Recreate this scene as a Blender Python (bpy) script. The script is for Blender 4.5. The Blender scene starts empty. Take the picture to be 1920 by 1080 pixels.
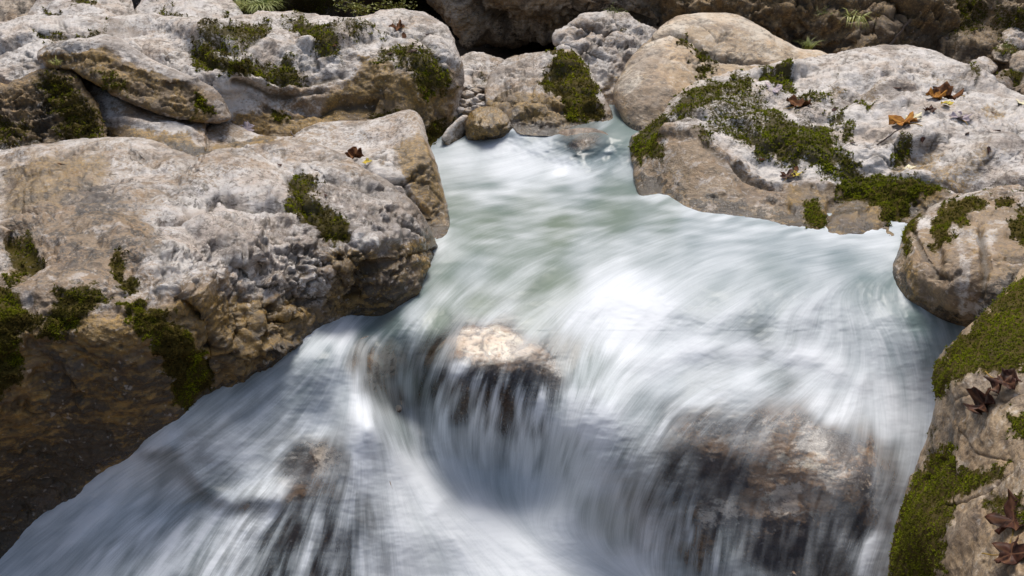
import bpy, math, random
import numpy as np
from mathutils import Vector, Matrix

# ------------------------------------------------------------------ camera, sky, sun, exposure
SC = bpy.context.scene
COL = SC.collection
W0, H0 = 1920.0, 1080.0
HFOV = math.radians(60); F = (W0 / 2) / math.tan(HFOV / 2)
PITCH = math.radians(24); CAMZ = 1.45
cam_d = bpy.data.cameras.new("camera"); cam = bpy.data.objects.new("camera", cam_d)
COL.objects.link(cam); cam.location = (0, 0, CAMZ); cam.rotation_euler = (math.radians(90) - PITCH, 0, 0)
cam_d.sensor_width = 36; cam_d.angle = HFOV; cam_d.clip_start = 0.02; cam_d.clip_end = 500
SC.camera = cam

SUN_EL = math.radians(63); SUN_AZ = math.radians(7)     # azimuth from +Y (away from the camera) towards +X
world = bpy.data.worlds.new("World"); SC.world = world; world.use_nodes = True
wn = world.node_tree.nodes; wl = world.node_tree.links
sky = wn.new("ShaderNodeTexSky"); sky.sky_type = 'NISHITA'; sky.sun_disc = False
sky.sun_elevation = SUN_EL; sky.sun_rotation = SUN_AZ
sky.dust_density = 4.0; sky.air_density = 1.0
hs = wn.new("ShaderNodeHueSaturation"); hs.inputs["Saturation"].default_value = .9      # hazy, nearly white sky
wl.new(sky.outputs[0], hs.inputs["Color"]); wl.new(hs.outputs[0], wn["Background"].inputs[0]); wn["Background"].inputs[1].default_value = 0.115
sd = bpy.data.lights.new("sun", 'SUN'); sd.energy = 2.4; sd.angle = math.radians(24); sd.color = (1.0, 0.95, 0.89)
sun = bpy.data.objects.new("sun", sd); COL.objects.link(sun)
sv = Vector((math.sin(SUN_AZ) * math.cos(SUN_EL), math.cos(SUN_AZ) * math.cos(SUN_EL), math.sin(SUN_EL)))
sun.rotation_euler = sv.to_track_quat('Z', 'Y').to_euler(); sun.location = (0, 12, 12)
SC.view_settings.view_transform = 'Standard'; SC.view_settings.look = 'None'
SC.view_settings.gamma = 1; SC.view_settings.exposure = 0.45
SC.render.engine = 'CYCLES'
SC.cycles.max_bounces = 6; SC.cycles.diffuse_bounces = 3; SC.cycles.transparent_max_bounces = 12

# ------------------------------------------------------------------ maths helpers
cp, sp = math.cos(PITCH), math.sin(PITCH)
def ray(u, v):
    r = (np.asarray(u, float) - 960) / F; up = (540 - np.asarray(v, float)) / F
    return np.stack([r, cp + up * sp, -sp + up * cp], -1)
def pt(u, v, t):
    return ray(u, v) * np.asarray(t)[..., None] + np.array([0, 0, CAMZ])

def _hash(ix, iy, iz, seed):
    h = (ix.astype(np.int64) * 374761393 + iy.astype(np.int64) * 668265263 + iz.astype(np.int64) * 2147483647 + seed * 974634777) & 0xffffffff
    h = ((h ^ (h >> 13)) * 1274126177) & 0xffffffff
    h = ((h ^ (h >> 16)) * 2246822519) & 0xffffffff
    return (h ^ (h >> 13)) & 0xffffffff
_G = np.random.RandomState(5).normal(size=(256, 3)).astype(np.float32)
_G /= np.linalg.norm(_G, axis=1)[:, None]
def noise(P, seed=0):
    P = np.asarray(P, float); I = np.floor(P).astype(np.int64); f = P - I
    w = f * f * f * (f * (f * 6 - 15) + 10)
    out = np.zeros(len(P))
    for dx in (0, 1):
        wx = w[:, 0] if dx else 1 - w[:, 0]
        for dy in (0, 1):
            wy = w[:, 1] if dy else 1 - w[:, 1]
            for dz in (0, 1):
                wz = w[:, 2] if dz else 1 - w[:, 2]
                g = _G[_hash(I[:, 0] + dx, I[:, 1] + dy, I[:, 2] + dz, seed) & 255]
                d = g[:, 0] * (f[:, 0] - dx) + g[:, 1] * (f[:, 1] - dy) + g[:, 2] * (f[:, 2] - dz)
                out += wx * wy * wz * d
    return out * 1.6
def fbm(P, o=4, seed=0, gain=0.5, lac=2.03):
    a, s, n = 1.0, 0.0, 0.0
    for k in range(o):
        s = s + a * noise(P * lac ** k, seed + k * 17); n += a; a *= gain
    return s / n
def worley(P, seed=0):
    """F1, F2 and a random tilted-plane height of the nearest cell: broken rock facets"""
    I = np.floor(P).astype(np.int64); N = len(P)
    f1 = np.full(N, 9.0); f2 = np.full(N, 9.0); pl = np.zeros(N)
    for dx in (-1, 0, 1):
        for dy in (-1, 0, 1):
            for dz in (-1, 0, 1):
                C = I + np.array([dx, dy, dz]); h = _hash(C[:, 0], C[:, 1], C[:, 2], seed)
                off = np.stack([(h & 1023), (h >> 10) & 1023, (h >> 20) & 1023], -1) / 1023.0
                D = P - (C + off); d = (D * D).sum(1)
                g = _G[(h >> 7) & 255]; hh = (D * g).sum(1) + (((h >> 3) & 63) / 63.0 - .3) * 0.5
                m = d < f1; m2 = (~m) & (d < f2)
                f2 = np.where(m, f1, np.where(m2, d, f2)); pl = np.where(m, hh, pl); f1 = np.where(m, d, f1)
    return np.sqrt(f1), np.sqrt(f2), pl
def sstep(a, b, x):
    t = np.clip((x - a) / (b - a), 0, 1); return t * t * (3 - 2 * t)

def tps_fit(X, y, lam=1e-3):
    X = np.asarray(X, float) / 500.0; n = len(X)
    d = np.linalg.norm(X[:, None] - X[None], axis=2); K = np.where(d > 0, d * d * np.log(d + 1e-9), 0) + lam * np.eye(n)
    Pm = np.c_[np.ones(n), X]
    A = np.block([[K, Pm], [Pm.T, np.zeros((3, 3))]])
    c = np.linalg.solve(A, np.r_[np.asarray(y, float), 0, 0, 0])
    return X, c
def tps_eval(fit, U, V):
    X, c = fit; sh = np.shape(U); u = np.ravel(U) / 500.0; v = np.ravel(V) / 500.0
    out = c[-3] + c[-2] * u + c[-1] * v
    for (x, y), k in zip(X, c[:-3]):
        d2 = (u - x) ** 2 + (v - y) ** 2
        out += k * 0.5 * d2 * np.log(d2 + 1e-12)
    return out.reshape(sh)
def ctrl_t(u, v, kind, val):
    d = ray(u, v)
    if kind == 'y': return val / d[1]
    if kind == 'z': return (val - CAMZ) / d[2]
    if kind == 'w': return float(water_t(np.array([u]), np.array([v]))[0]) + val
    return val

def seg_dist(U, V, A, B, wA=None, wB=None):
    """distance, interpolated weight and nearest point on the closest of the segments A-B"""
    n = len(U); best = np.full(n, 1e9); bw = np.zeros(n); bu = np.zeros(n); bv = np.zeros(n)
    for i in range(len(A)):
        ax, ay = A[i]; dx, dy = B[i][0] - ax, B[i][1] - ay; L = dx * dx + dy * dy + 1e-9
        t = np.clip(((U - ax) * dx + (V - ay) * dy) / L, 0, 1)
        qx = ax + t * dx; qy = ay + t * dy
        d = (U - qx) ** 2 + (V - qy) ** 2; m = d < best
        best = np.where(m, d, best); bu = np.where(m, qx, bu); bv = np.where(m, qy, bv)
        if wA is not None: bw = np.where(m, wA[i] + (wB[i] - wA[i]) * t, bw)
    return np.sqrt(best), bw, bu, bv
def in_poly(U, V, poly):
    ins = np.zeros(len(U), bool); n = len(poly)
    for i in range(n):
        x1, y1 = poly[i][0], poly[i][1]; x2, y2 = poly[(i + 1) % n][0], poly[(i + 1) % n][1]
        if y1 == y2: continue
        c = ((y1 > V) != (y2 > V)) & (U < (x2 - x1) * (V - y1) / (y2 - y1) + x1)
        ins ^= c
    return ins
def smooth_outline(poly, seed, jit, step=9.0):
    pts = np.array([(p[0], p[1], (p[2] if len(p) > 2 else 1.0)) for p in poly], float); n = len(pts); out = []
    for i in range(n):
        p0, p1, p2, p3 = pts[i - 1], pts[i], pts[(i + 1) % n], pts[(i + 2) % n]
        k = max(1, int(np.hypot(*(p2 - p1)[:2]) / step))
        k = min(k, 40)
        for j in range(k):
            t = j / k
            q = 0.5 * ((2 * p1) + (-p0 + p2) * t + (2 * p0 - 5 * p1 + 4 * p2 - p3) * t * t + (-p0 + 3 * p1 - 3 * p2 + p3) * t ** 3)
            q[2] = p1[2] + (p2[2] - p1[2]) * t; out.append(q)
    out = np.array(out)
    Q = np.c_[out[:, 0] / 34, out[:, 1] / 34, np.full(len(out), seed * 3.7)]
    out[:, 0] += jit * fbm(Q, 4, seed, 0.6); out[:, 1] += jit * fbm(Q + 51.3, 4, seed, 0.6)
    return out

# ------------------------------------------------------------------ fast mesh builder
def mk_mesh(name, Vt, Q, attrs=None, mat=None, smooth=True, k=4):
    me = bpy.data.meshes.new(name); n = len(Vt); m = len(Q)
    me.vertices.add(n); me.vertices.foreach_set("co", np.ascontiguousarray(Vt, np.float32).ravel())
    me.loops.add(m * k); me.loops.foreach_set("vertex_index", np.ascontiguousarray(Q, np.int32).ravel())
    me.polygons.add(m); me.polygons.foreach_set("loop_start", np.arange(0, m * k, k, dtype=np.int32))
    me.polygons.foreach_set("loop_total", np.full(m, k, np.int32))
    me.polygons.foreach_set("use_smooth", np.full(m, smooth, bool))
    me.update(calc_edges=True)
    for an, av in (attrs or {}).items():
        a = me.attributes.new(an, 'FLOAT', 'POINT'); a.data.foreach_set("value", np.ascontiguousarray(av, np.float32))
    if mat: me.materials.append(mat)
    return me
def vnormals(P, Q):
    a, b, c, d = P[Q[:, 0]], P[Q[:, 1]], P[Q[:, 2]], P[Q[:, 3]]
    fn = np.cross(c - a, d - b); N = np.zeros_like(P)
    for i in range(4):
        for ax in range(3): N[:, ax] += np.bincount(Q[:, i], fn[:, ax], len(P))
    return N / (np.linalg.norm(N, axis=1)[:, None] + 1e-12)
def link(name, me, loc=None, parent=None, label=None, cat=None, group=None, kind=None):
    o = bpy.data.objects.new(name, me); COL.objects.link(o)
    if parent: o.parent = parent
    if loc is not None:
        o.location = loc
    if label: o['label'] = label
    if cat: o['category'] = cat
    if group: o['group'] = group
    if kind: o['kind'] = kind
    return o

# ------------------------------------------------------------------ materials
class NT:
    def __init__(s, name):
        s.m = bpy.data.materials.new(name); s.m.use_nodes = True; s.t = s.m.node_tree
        s.b = s.t.nodes["Principled BSDF"]; s.out = s.t.nodes["Material Output"]
    def n(s, typ, **kw):
        x = s.t.nodes.new(typ)
        for k, v in kw.items(): setattr(x, k, v)
        return x
    def l(s, a, b): s.t.links.new(a, b)
    def val(s, sock, v):
        if hasattr(v, 'is_linked') or hasattr(v, 'links'): s.l(v, sock)
        else: sock.default_value = v
    def attr(s, name): return s.n("ShaderNodeAttribute", attribute_name=name).outputs["Fac"]
    def math(s, op, a, b=0.0, c=0.0, clamp=False):
        x = s.n("ShaderNodeMath", operation=op); x.use_clamp = clamp
        s.val(x.inputs[0], a); s.val(x.inputs[1], b)
        if op in ('MULTIPLY_ADD',): s.val(x.inputs[2], c)
        return x.outputs[0]
    def mix(s, f, a, b):
        x = s.n("ShaderNodeMix", data_type='RGBA'); s.val(x.inputs[0], f)
        for sock, v in ((x.inputs[6], a), (x.inputs[7], b)):
            if isinstance(v, tuple): sock.default_value = (*v, 1)
            else: s.l(v, sock)
        return x.outputs[2]
    def noise(s, vec, scale, detail=4, rough=0.6, dist=0.0):
        x = s.n("ShaderNodeTexNoise"); s.l(vec, x.inputs["Vector"]); x.inputs["Scale"].default_value = scale
        x.inputs["Detail"].default_value = detail; x.inputs["Roughness"].default_value = rough
        x.inputs["Distortion"].default_value = dist
        return x.outputs[0]
    def ramp(s, v, lo, hi, a=0.0, b=1.0):
        x = s.n("ShaderNodeMapRange", interpolation_type='SMOOTHSTEP'); s.val(x.inputs[0], v)
        x.inputs[1].default_value = lo; x.inputs[2].default_value = hi; x.inputs[3].default_value = a; x.inputs[4].default_value = b
        return x.outputs[0]
    def coord(s, sc=(1, 1, 1), rot=(0, 0, 0)):
        g = s.n("ShaderNodeNewGeometry"); mp = s.n("ShaderNodeMapping"); s.l(g.outputs["Position"], mp.inputs[0])
        mp.inputs["Scale"].default_value = sc; mp.inputs["Rotation"].default_value = rot
        return mp.outputs[0]

def mat_rock(name, pale=(0.53, 0.495, 0.455), mid=(0.235, 0.165, 0.095), ochre=(0.215, 0.132, 0.030), dark=(0.030, 0.023, 0.015), sc=1.0, bump=1.0):
    s = NT(name); P = s.coord(); Pst = s.coord((1, 1, 2.6), (0.5, 0.35, 0.2))
    big = s.noise(P, 3.2 * sc, 5, .6); med = s.noise(Pst, 13 * sc, 7, .68, .5); fine = s.noise(P, 70 * sc, 6, .72); sp_ = s.noise(P, 150 * sc, 3, .6)
    a_p, a_o, a_d, a_w, a_m, a_h = [s.attr(x) for x in ('pale', 'ochre', 'dark', 'wet', 'moss', 'cav')]
    # pale limestone crust over warm tan stone, broken up at every scale
    k = s.math('ADD', s.math('MULTIPLY', s.math('SUBTRACT', med, .5), 1.5), s.math('MULTIPLY', s.math('SUBTRACT', fine, .5), 1.7))
    k = s.math('ADD', k, s.math('MULTIPLY', s.math('SUBTRACT', big, .5), 1.0))
    fp = s.ramp(s.math('ADD', a_p, k), .34, .80)
    col = s.mix(fp, mid, pale)
    warm = s.ramp(s.noise(P, 5.1 * sc, 4, .6), .42, .66)
    col = s.mix(s.math('MULTIPLY', warm, .42), col, (mid[0] * 1.25, mid[1] * 1.05, mid[2] * .8))
    gl_ = s.ramp(s.noise(Pst, 26 * sc, 9, .78, .3), .49, .60); gz = s.ramp(s.noise(P, 2.6 * sc, 5, .65), .36, .56)
    col = s.mix(s.math('MULTIPLY', s.math('MULTIPLY', gl_, gz), .88), col, (mid[0] * .36, mid[1] * .38, mid[2] * .44))
    wl2 = s.ramp(s.noise(P, 9.5 * sc, 6, .7, .6), .53, .62)
    col = s.mix(s.math('MULTIPLY', wl2, .45), col, (min(.72, pale[0] * 1.18), min(.70, pale[1] * 1.2), min(.68, pale[2] * 1.25)))
    fo = s.ramp(s.math('ADD', a_o, s.math('MULTIPLY', k, .55)), .26, .62)
    oc2 = s.mix(s.ramp(med, .35, .65), ochre, (ochre[0] * .42, ochre[1] * .42, ochre[2] * .5))
    oc2 = s.mix(s.ramp(fine, .48, .60, 0, .9), oc2, (ochre[0] * 1.7, ochre[1] * 1.65, ochre[2] * 1.6))
    col = s.mix(s.math('MULTIPLY', fo, .93), col, oc2)
    # grey-black lichen blotches, black specks, and shade deepened on the boulders' sides
    fd = s.ramp(s.math('ADD', a_d, s.math('MULTIPLY', k, .95)), .40, .68)
    dk = s.mix(s.ramp(fine, .52, .66, 0, .5), dark, (dark[0] * 4, dark[1] * 4, dark[2] * 3.6))
    col = s.mix(s.math('MULTIPLY', fd, .94), col, dk)
    spk = s.math('MULTIPLY', s.ramp(sp_, .61, .70), s.ramp(med, .40, .6))
    col = s.mix(s.math('MULTIPLY', spk, .62), col, (dark[0] * 1.8, dark[1] * 1.7, dark[2] * 1.6))
    # dirt held in the pits and cracks of the carved surface
    col = s.mix(s.math('MULTIPLY', a_h, .92), col, (dark[0] * 1.6, dark[1] * 1.5, dark[2] * 1.2))
    st = s.math('MULTIPLY', s.ramp(s.noise(P, 1.9 * sc, 9, .74, .4), .52, .585), s.ramp(fine, .30, .55, .45, 1))
    col = s.mix(s.math('MULTIPLY', st, .62), col, (mid[0] * .42, mid[1] * .42, mid[2] * .48))
    lsp = s.ramp(s.noise(P, 44 * sc, 3, .5), .64, .72)
    col = s.mix(s.math('MULTIPLY', lsp, .32), col, (.62, .58, .53))
    und = s.ramp(s.math('ADD', a_m, s.math('MULTIPLY', s.math('SUBTRACT', fine, .5), 2.2)), .24, .58)
    col = s.mix(s.math('MULTIPLY', und, .92), col, s.mix(fine, (.030, .024, .008), (.085, .070, .016)))
    s.l(col, s.b.inputs["Base Color"])
    rgh = s.math('SUBTRACT', .80, s.math('MULTIPLY', a_w, .58))
    rgh = s.math('ADD', rgh, s.math('MULTIPLY', s.math('SUBTRACT', fine, .5), .35), clamp=True)
    s.l(rgh, s.b.inputs["Roughness"]); s.l(s.math('MULTIPLY', s.math('SUBTRACT', 1.0, und), .5), s.b.inputs["Specular IOR Level"])
    hgt = s.math('ADD', s.math('MULTIPLY', med, 1.0), s.math('MULTIPLY', fine, .42))
    hgt = s.math('ADD', hgt, s.math('MULTIPLY', sp_, .12))
    bp = s.n("ShaderNodeBump"); bp.inputs["Strength"].default_value = min(1.0, .9 * bump); bp.inputs["Distance"].default_value = .022 / sc
    s.l(hgt, bp.inputs["Height"]); s.l(bp.outputs[0], s.b.inputs["Normal"])
    return s.m

M_ROCK = mat_rock("limestone", bump=.68)
M_TAN = mat_rock("tan_limestone", pale=(.54, .47, .37), mid=(.38, .28, .17), ochre=(.19, .13, .065), bump=.6)
M_BROWN = mat_rock("brown_rock", pale=(.46, .38, .29), mid=(.20, .14, .08), ochre=(.24, .155, .06), dark=(.018, .014, .010), bump=1.0)
M_WET = mat_rock("wet_streambed_rock", pale=(.46, .35, .25), mid=(.13, .082, .045), ochre=(.16, .095, .04), dark=(.03, .022, .018), bump=.6)
M_VEILED = mat_rock("veiled_rock", pale=(.70, .58, .46), mid=(.30, .185, .10), ochre=(.30, .175, .08), dark=(.035, .022, .018), bump=.5)

def mat_moss():
    s = NT("moss"); P = s.coord()
    h = s.attr("tip"); r = s.attr("rnd"); big = s.noise(P, 9, 4, .6)
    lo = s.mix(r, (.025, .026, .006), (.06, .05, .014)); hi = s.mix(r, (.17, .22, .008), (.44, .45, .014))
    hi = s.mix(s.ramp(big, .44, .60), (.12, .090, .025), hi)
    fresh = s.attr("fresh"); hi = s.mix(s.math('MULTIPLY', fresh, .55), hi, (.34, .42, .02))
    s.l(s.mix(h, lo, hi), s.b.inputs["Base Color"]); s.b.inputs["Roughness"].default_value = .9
    s.b.inputs["Specular IOR Level"].default_value = .08
    cc = s.mix(h, lo, hi); tl = s.n("ShaderNodeBsdfTranslucent"); s.l(cc, tl.inputs[0]); mx = s.n("ShaderNodeMixShader"); mx.inputs[0].default_value = .45
    s.l(s.b.outputs[0], mx.inputs[1]); s.l(tl.outputs[0], mx.inputs[2]); s.l(mx.outputs[0], s.out.inputs[0])
    return s.m
M_MOSS = mat_moss()

def mat_water():
    s = NT("water_veil")
    foam_glare, alpha, grn = s.attr("foam_glare"), s.attr("alpha"), s.attr("tint")
    base = s.mix(grn, (.17, .24, .26), (.20, .255, .20))
    col = s.mix(foam_glare, base, (.82, .86, .89))
    s.l(col, s.b.inputs["Base Color"]); s.val(s.b.inputs["Roughness"], s.ramp(foam_glare, .2, .8, .32, .6))
    s.b.inputs["IOR"].default_value = 1.33; s.b.inputs["Specular IOR Level"].default_value = .5
    tl = s.n("ShaderNodeBsdfTranslucent"); tl.inputs[0].default_value = (.8, .86, .9, 1)
    mx = s.n("ShaderNodeMixShader"); mx.inputs[0].default_value = .25; s.l(s.b.outputs[0], mx.inputs[1]); s.l(tl.outputs[0], mx.inputs[2])
    tr = s.n("ShaderNodeBsdfTransparent"); tr.inputs[0].default_value = (.97, .98, .975, 1)
    gl = s.n("ShaderNodeBsdfGlossy"); gl.inputs["Roughness"].default_value = .28
    fr = s.n("ShaderNodeFresnel"); fr.inputs[0].default_value = 1.33
    clear = s.n("ShaderNodeMixShader"); s.l(fr.outputs[0], clear.inputs[0]); s.l(tr.outputs[0], clear.inputs[1]); s.l(gl.outputs[0], clear.inputs[2])
    fin = s.n("ShaderNodeMixShader"); s.l(alpha, fin.inputs[0]); s.l(clear.outputs[0], fin.inputs[1]); s.l(mx.outputs[0], fin.inputs[2])
    s.l(fin.outputs[0], s.out.inputs[0])
    return s.m
M_WATER = mat_water()

# ------------------------------------------------------------------ water surface (levels in metres above the pool)
WC = [ # u, v, kind, value
(700,150,'z',.12),(900,200,'z',.12),(1250,200,'z',.14),(1250,235,'z',.16),(960,245,'z',.12),(1100,245,'z',.15),(1100,264,'z',.13),(1180,264,'z',.12),
(1050,305,'z',.015),(900,285,'z',.03),(830,280,'z',.02),(1180,325,'z',.02),(960,262,'z',.075),(1130,300,'z',.035),
(850,350,'z',0),(1150,360,'z',.0),(1000,400,'z',0),(700,400,'z',0),(850,450,'z',0),(1200,450,'z',.01),(1400,420,'z',.03),(1650,450,'z',.035),(1650,510,'z',.0),
(1500,500,'z',.02),(1300,500,'z',.01),(1000,500,'z',-.01),(830,520,'z',-.03),(1150,560,'z',-.03),(900,590,'z',-.05),(1100,620,'z',-.08),
(750,600,'z',-.07),(640,610,'z',-.10),(1300,590,'z',-.04),(1500,580,'z',-.04),(1700,600,'z',-.07),(1780,640,'z',-.13),(1900,560,'z',-.05),
(1420,615,'z',-.065),(1420,655,'z',-.125),(1250,650,'z',-.12),(1560,690,'z',-.17),(1740,740,'z',-.30),(1760,850,'z',-.45),(1760,1000,'z',-.6),
(720,660,'z',-.16),(760,700,'z',-.24),(745,770,'z',-.38),(700,700,'z',-.19),(800,860,'y',2.76),
(820,650,'z',-.105),(905,625,'z',-.075),(1000,660,'z',-.10),(1070,700,'z',-.14),
(850,700,'y',2.80),(950,705,'y',2.80),(1035,735,'y',2.75),(950,820,'y',2.79),(850,820,'y',2.79),(900,915,'y',2.74),(1030,900,'y',2.68),
(1200,690,'z',-.13),(1140,760,'y',2.56),(1100,850,'y',2.50),(1085,930,'y',2.47),(1250,780,'y',2.62),(1400,730,'z',-.17),(1400,790,'y',2.62),(1560,800,'y',2.6),
(1400,880,'y',2.47),(1300,950,'y',2.40),(1500,950,'y',2.34),(1250,1040,'y',2.36),(1350,1060,'y',2.26),(1500,1080,'y',2.17),(1650,900,'y',2.40),(1650,1050,'y',2.22),(1500,1160,'y',2.07),
(900,960,'z',-.6),(1000,1000,'z',-.62),(1100,1080,'z',-.65),(900,1080,'z',-.68),(1300,1100,'z',-.66),(1100,1180,'z',-.68),
(600,650,'y',2.86),(620,660,'y',2.84),(560,740,'y',2.70),(450,780,'y',2.58),(340,790,'y',2.46),(240,860,'y',2.43),(130,930,'y',2.40),(0,1045,'y',2.30),(640,720,'y',2.76),
(620,800,'y',2.64),(695,800,'y',2.58),(600,860,'y',2.52),(735,900,'y',2.52),(800,1000,'y',2.42),(600,1000,'y',2.31),(450,950,'y',2.36),(300,950,'y',2.38),
(400,1080,'y',2.16),(200,1080,'y',2.14),(700,1080,'y',2.26),(50,1180,'y',2.06),(400,1200,'y',2.02),(850,1080,'z',-.67),(-60,1100,'y',2.2),
]
_wf = tps_fit([(c[0], c[1]) for c in WC], [1.0 / (c[3] / ray(c[0], c[1])[1] if c[2] == 'y' else (c[3] - CAMZ) / ray(c[0], c[1])[2]) for c in WC], 1e-4)
def water_t(U, V): return 1.0 / np.clip(tps_eval(_wf, U, V), .05, 2)

# ------------------------------------------------------------------ boulders
def grow_moss(o, cen, src, n, rs, u, v, t, tf, Pf, N, S, mval, step, fresh, seed):
    m_px = t[src] / F
    jx = pt(u[src] + rs.uniform(-step, step, n), v[src] + rs.uniform(-step, step, n), tf[src])
    base_p = Pf[src] + (jx - pt(u[src], v[src], tf[src]))
    nn = N[src]; size = np.clip(m_px * 3.3, .0035, .012) * rs.uniform(.6, 1.5, n)
    hh = np.clip((mval[src] - .5) * 1.5, .15, 1) * (1 + .8 * fbm(S[src] * 30, 2, seed + 140))
    fr = fresh + .9 * fbm(S[src] * 5, 2, seed + 150)
    VV = []; TT = []; TIP = []; RN = []; FR = []
    for b in range(3):
        ax = rs.normal(size=(n, 3)); ax /= np.linalg.norm(ax, axis=1)[:, None]
        dirn = nn * .7 + ax * 1.0 + np.array([0, 0, .25]); dirn /= np.linalg.norm(dirn, axis=1)[:, None]
        sd2 = np.cross(dirn, rs.normal(size=(n, 3))); sd2 /= np.linalg.norm(sd2, axis=1)[:, None] + 1e-9
        root = base_p + nn * (hh * size * .5 - size * .2)[:, None]
        a_ = root - sd2 * (size * .38)[:, None]; b_ = root + sd2 * (size * .38)[:, None]
        c_ = root + dirn * (size * 1.25)[:, None]; 
        VV += [a_, b_, c_]; rr = rs.uniform(0, 1, n)
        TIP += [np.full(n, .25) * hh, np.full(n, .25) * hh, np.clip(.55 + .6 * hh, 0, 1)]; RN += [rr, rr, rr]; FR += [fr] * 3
    VV = np.vstack(VV); T = np.concatenate([np.stack([np.arange(n) + (3 * b) * n, np.arange(n) + (3 * b + 1) * n, np.arange(n) + (3 * b + 2) * n], -1) for b in range(3)])
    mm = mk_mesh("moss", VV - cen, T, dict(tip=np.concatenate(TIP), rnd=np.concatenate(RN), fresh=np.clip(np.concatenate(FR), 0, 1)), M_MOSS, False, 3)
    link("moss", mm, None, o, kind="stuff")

ROCKS = {}
def rock(name, label, outline, ctrl, R=40, thick=0.7, step=2.0, mat=None, seed=1, jit=3.0, paint=(), creases=(), bumps=(), rough=1.0,
         facet=0.0, fsize=.35, base=None, cat='boulder', group=None, strata=0.0, lam=1e-3, fresh=.3, detail=1.0):
    mat = mat or M_ROCK
    ol = smooth_outline(outline, seed, jit, max(6.0, step * 3))
    us = np.arange(ol[:, 0].min() - 2 * step, ol[:, 0].max() + 2 * step, step); vs = np.arange(ol[:, 1].min() - 2 * step, ol[:, 1].max() + 2 * step, step)
    U, V = np.meshgrid(us, vs); nu, nv = len(us), len(vs); u = U.ravel().copy(); v = V.ravel().copy()
    ins = in_poly(u, v, ol)
    idx = np.arange(nu * nv).reshape(nv, nu)
    Q = np.stack([idx[1:, :-1].ravel(), idx[1:, 1:].ravel(), idx[:-1, 1:].ravel(), idx[:-1, :-1].ravel()], -1)
    Q = Q[ins[Q].any(1)]
    used = np.zeros(nu * nv, bool); used[Q.ravel()] = True
    mp = np.full(nu * nv, -1); mp[used] = np.arange(used.sum()); Q = mp[Q]; u = u[used]; v = v[used]; ins = ins[used]
    A = ol[:, :2]; B = np.roll(A, -1, 0); wA = ol[:, 2]; wB = np.roll(wA, -1)
    d, w, qu, qv = seg_dist(u, v, A, B, wA, wB)
    rim = ~ins; u = np.where(rim, qu, u); v = np.where(rim, qv, v); d = np.where(rim, 0, d)
    fit = tps_fit([(c[0], c[1]) for c in ctrl], [ctrl_t(*c) for c in ctrl], lam)
    t = tps_eval(fit, u, v)
    Rm = R * np.mean(t) / F
    x = np.clip(1 - d / R, 0, 1); edge = w * Rm * (1 - np.sqrt(np.clip(1 - x * x, 0, 1)))
    tf = t + edge
    cav = np.zeros(len(u))
    P0 = pt(u, v, tf)
    wob = 5.0 * fbm(np.c_[u / 40, v / 40, u * 0 + seed], 4, seed + 3)
    wob2 = 5.0 * fbm(np.c_[u / 40, v / 40, u * 0 + seed + 9], 4, seed + 5)
    N0 = vnormals(P0, Q); hc = np.zeros(len(u))
    for (pl, wd, dp) in creases:      # grooves along a line: width px, depth m (negative raises a rib)
        a = np.array(pl[:-1], float); b = np.array(pl[1:], float)
        dd, _, _, _ = seg_dist(u + wob, v + wob2, a, b)
        g = np.exp(-(dd / wd) ** 2); hc = hc - dp * g * (.55 + .45 * sstep(-8, 8, wob * 3))
        if dp > 0: cav = np.maximum(cav, np.exp(-(dd / (wd * .55)) ** 2) * min(1, dp * 45))
    for (bu, bv, ru, rv, ang, h) in bumps:  # soft swellings / hollows: centre, radii px, angle deg, height m
        ca, sa = math.cos(math.radians(ang)), math.sin(math.radians(ang)); du, dv = u - bu, v - bv
        q = ((du * ca + dv * sa) / ru) ** 2 + ((-du * sa + dv * ca) / rv) ** 2
        hc = hc + h * np.exp(-q)
    Pf = pt(u, v, tf) + N0 * hc[:, None]
    N = vnormals(Pf, Q)
    # relief: facets, lumps, ledges, pits
    S = P0 + seed * 7.31
    S[:, 2] *= 1.0
    lump = fbm(S * 2.3, 3, seed); mid = fbm(S * 7.0, 4, seed + 40, .55)
    Sq = S @ np.array([[.87, -.3, .4], [.35, .93, -.1], [-.35, .2, .91]]) * np.array([9, 9, 24])
    led = fbm(Sq, 4, seed + 60, .6)
    fine = fbm(S * 42, 3, seed + 80, .6)
    h = .040 * lump + .026 * mid + (.012 + .02 * strata) * led + .0055 * fine
    if facet > 0:
        f1, f2, plh = worley((S + .12 * mid[:, None]) / fsize, seed)
        h = h + facet * (plh * fsize * .34 * sstep(0, .30, f2 - f1) - .010 * np.exp(-((f2 - f1) / .04) ** 2))
        cav = np.maximum(cav, .7 * np.exp(-((f2 - f1) / .03) ** 2) * min(1, facet) * sstep(-.1, .2, mid))
    rid = 1 - np.abs(fbm(S * 5.0 + 4, 4, seed + 90, .55)) * 12
    crk = np.clip(rid, 0, 1) * sstep(-.05, .25, fbm(S * 3.1, 2, seed + 97))
    h = h - .017 * crk; cav = np.maximum(cav, crk * .95)
    pit = sstep(.30, .52, fbm(S * 19, 3, seed + 110, .6)); h = h - .008 * pit; cav = np.maximum(cav, pit * .6)
    cav = np.maximum(cav, .35 * sstep(.12, .4, -led))
    fade = .35 + .65 * sstep(0, 25, d)
    wb = fbm(np.c_[u / 30, v / 30, u * 0 + seed + 30], 5, seed + 7, .65)
    # paint zones: own stains, with ochre and dark boosted on the sides for shade
    ch = dict(pale=.5, ochre=0., dark=0., moss=0., wet=.25, sm=0., chip=0.); ch.update(base or {})
    ch = {k: np.full(len(u), float(x)) for k, x in ch.items()}
    wb = fbm(np.c_[u / 30, v / 30, u * 0 + seed + 30], 5, seed + 7, .65); wc = fbm(np.c_[u / 30, v / 30, u * 0 + seed + 60], 5, seed + 8, .65)
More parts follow.
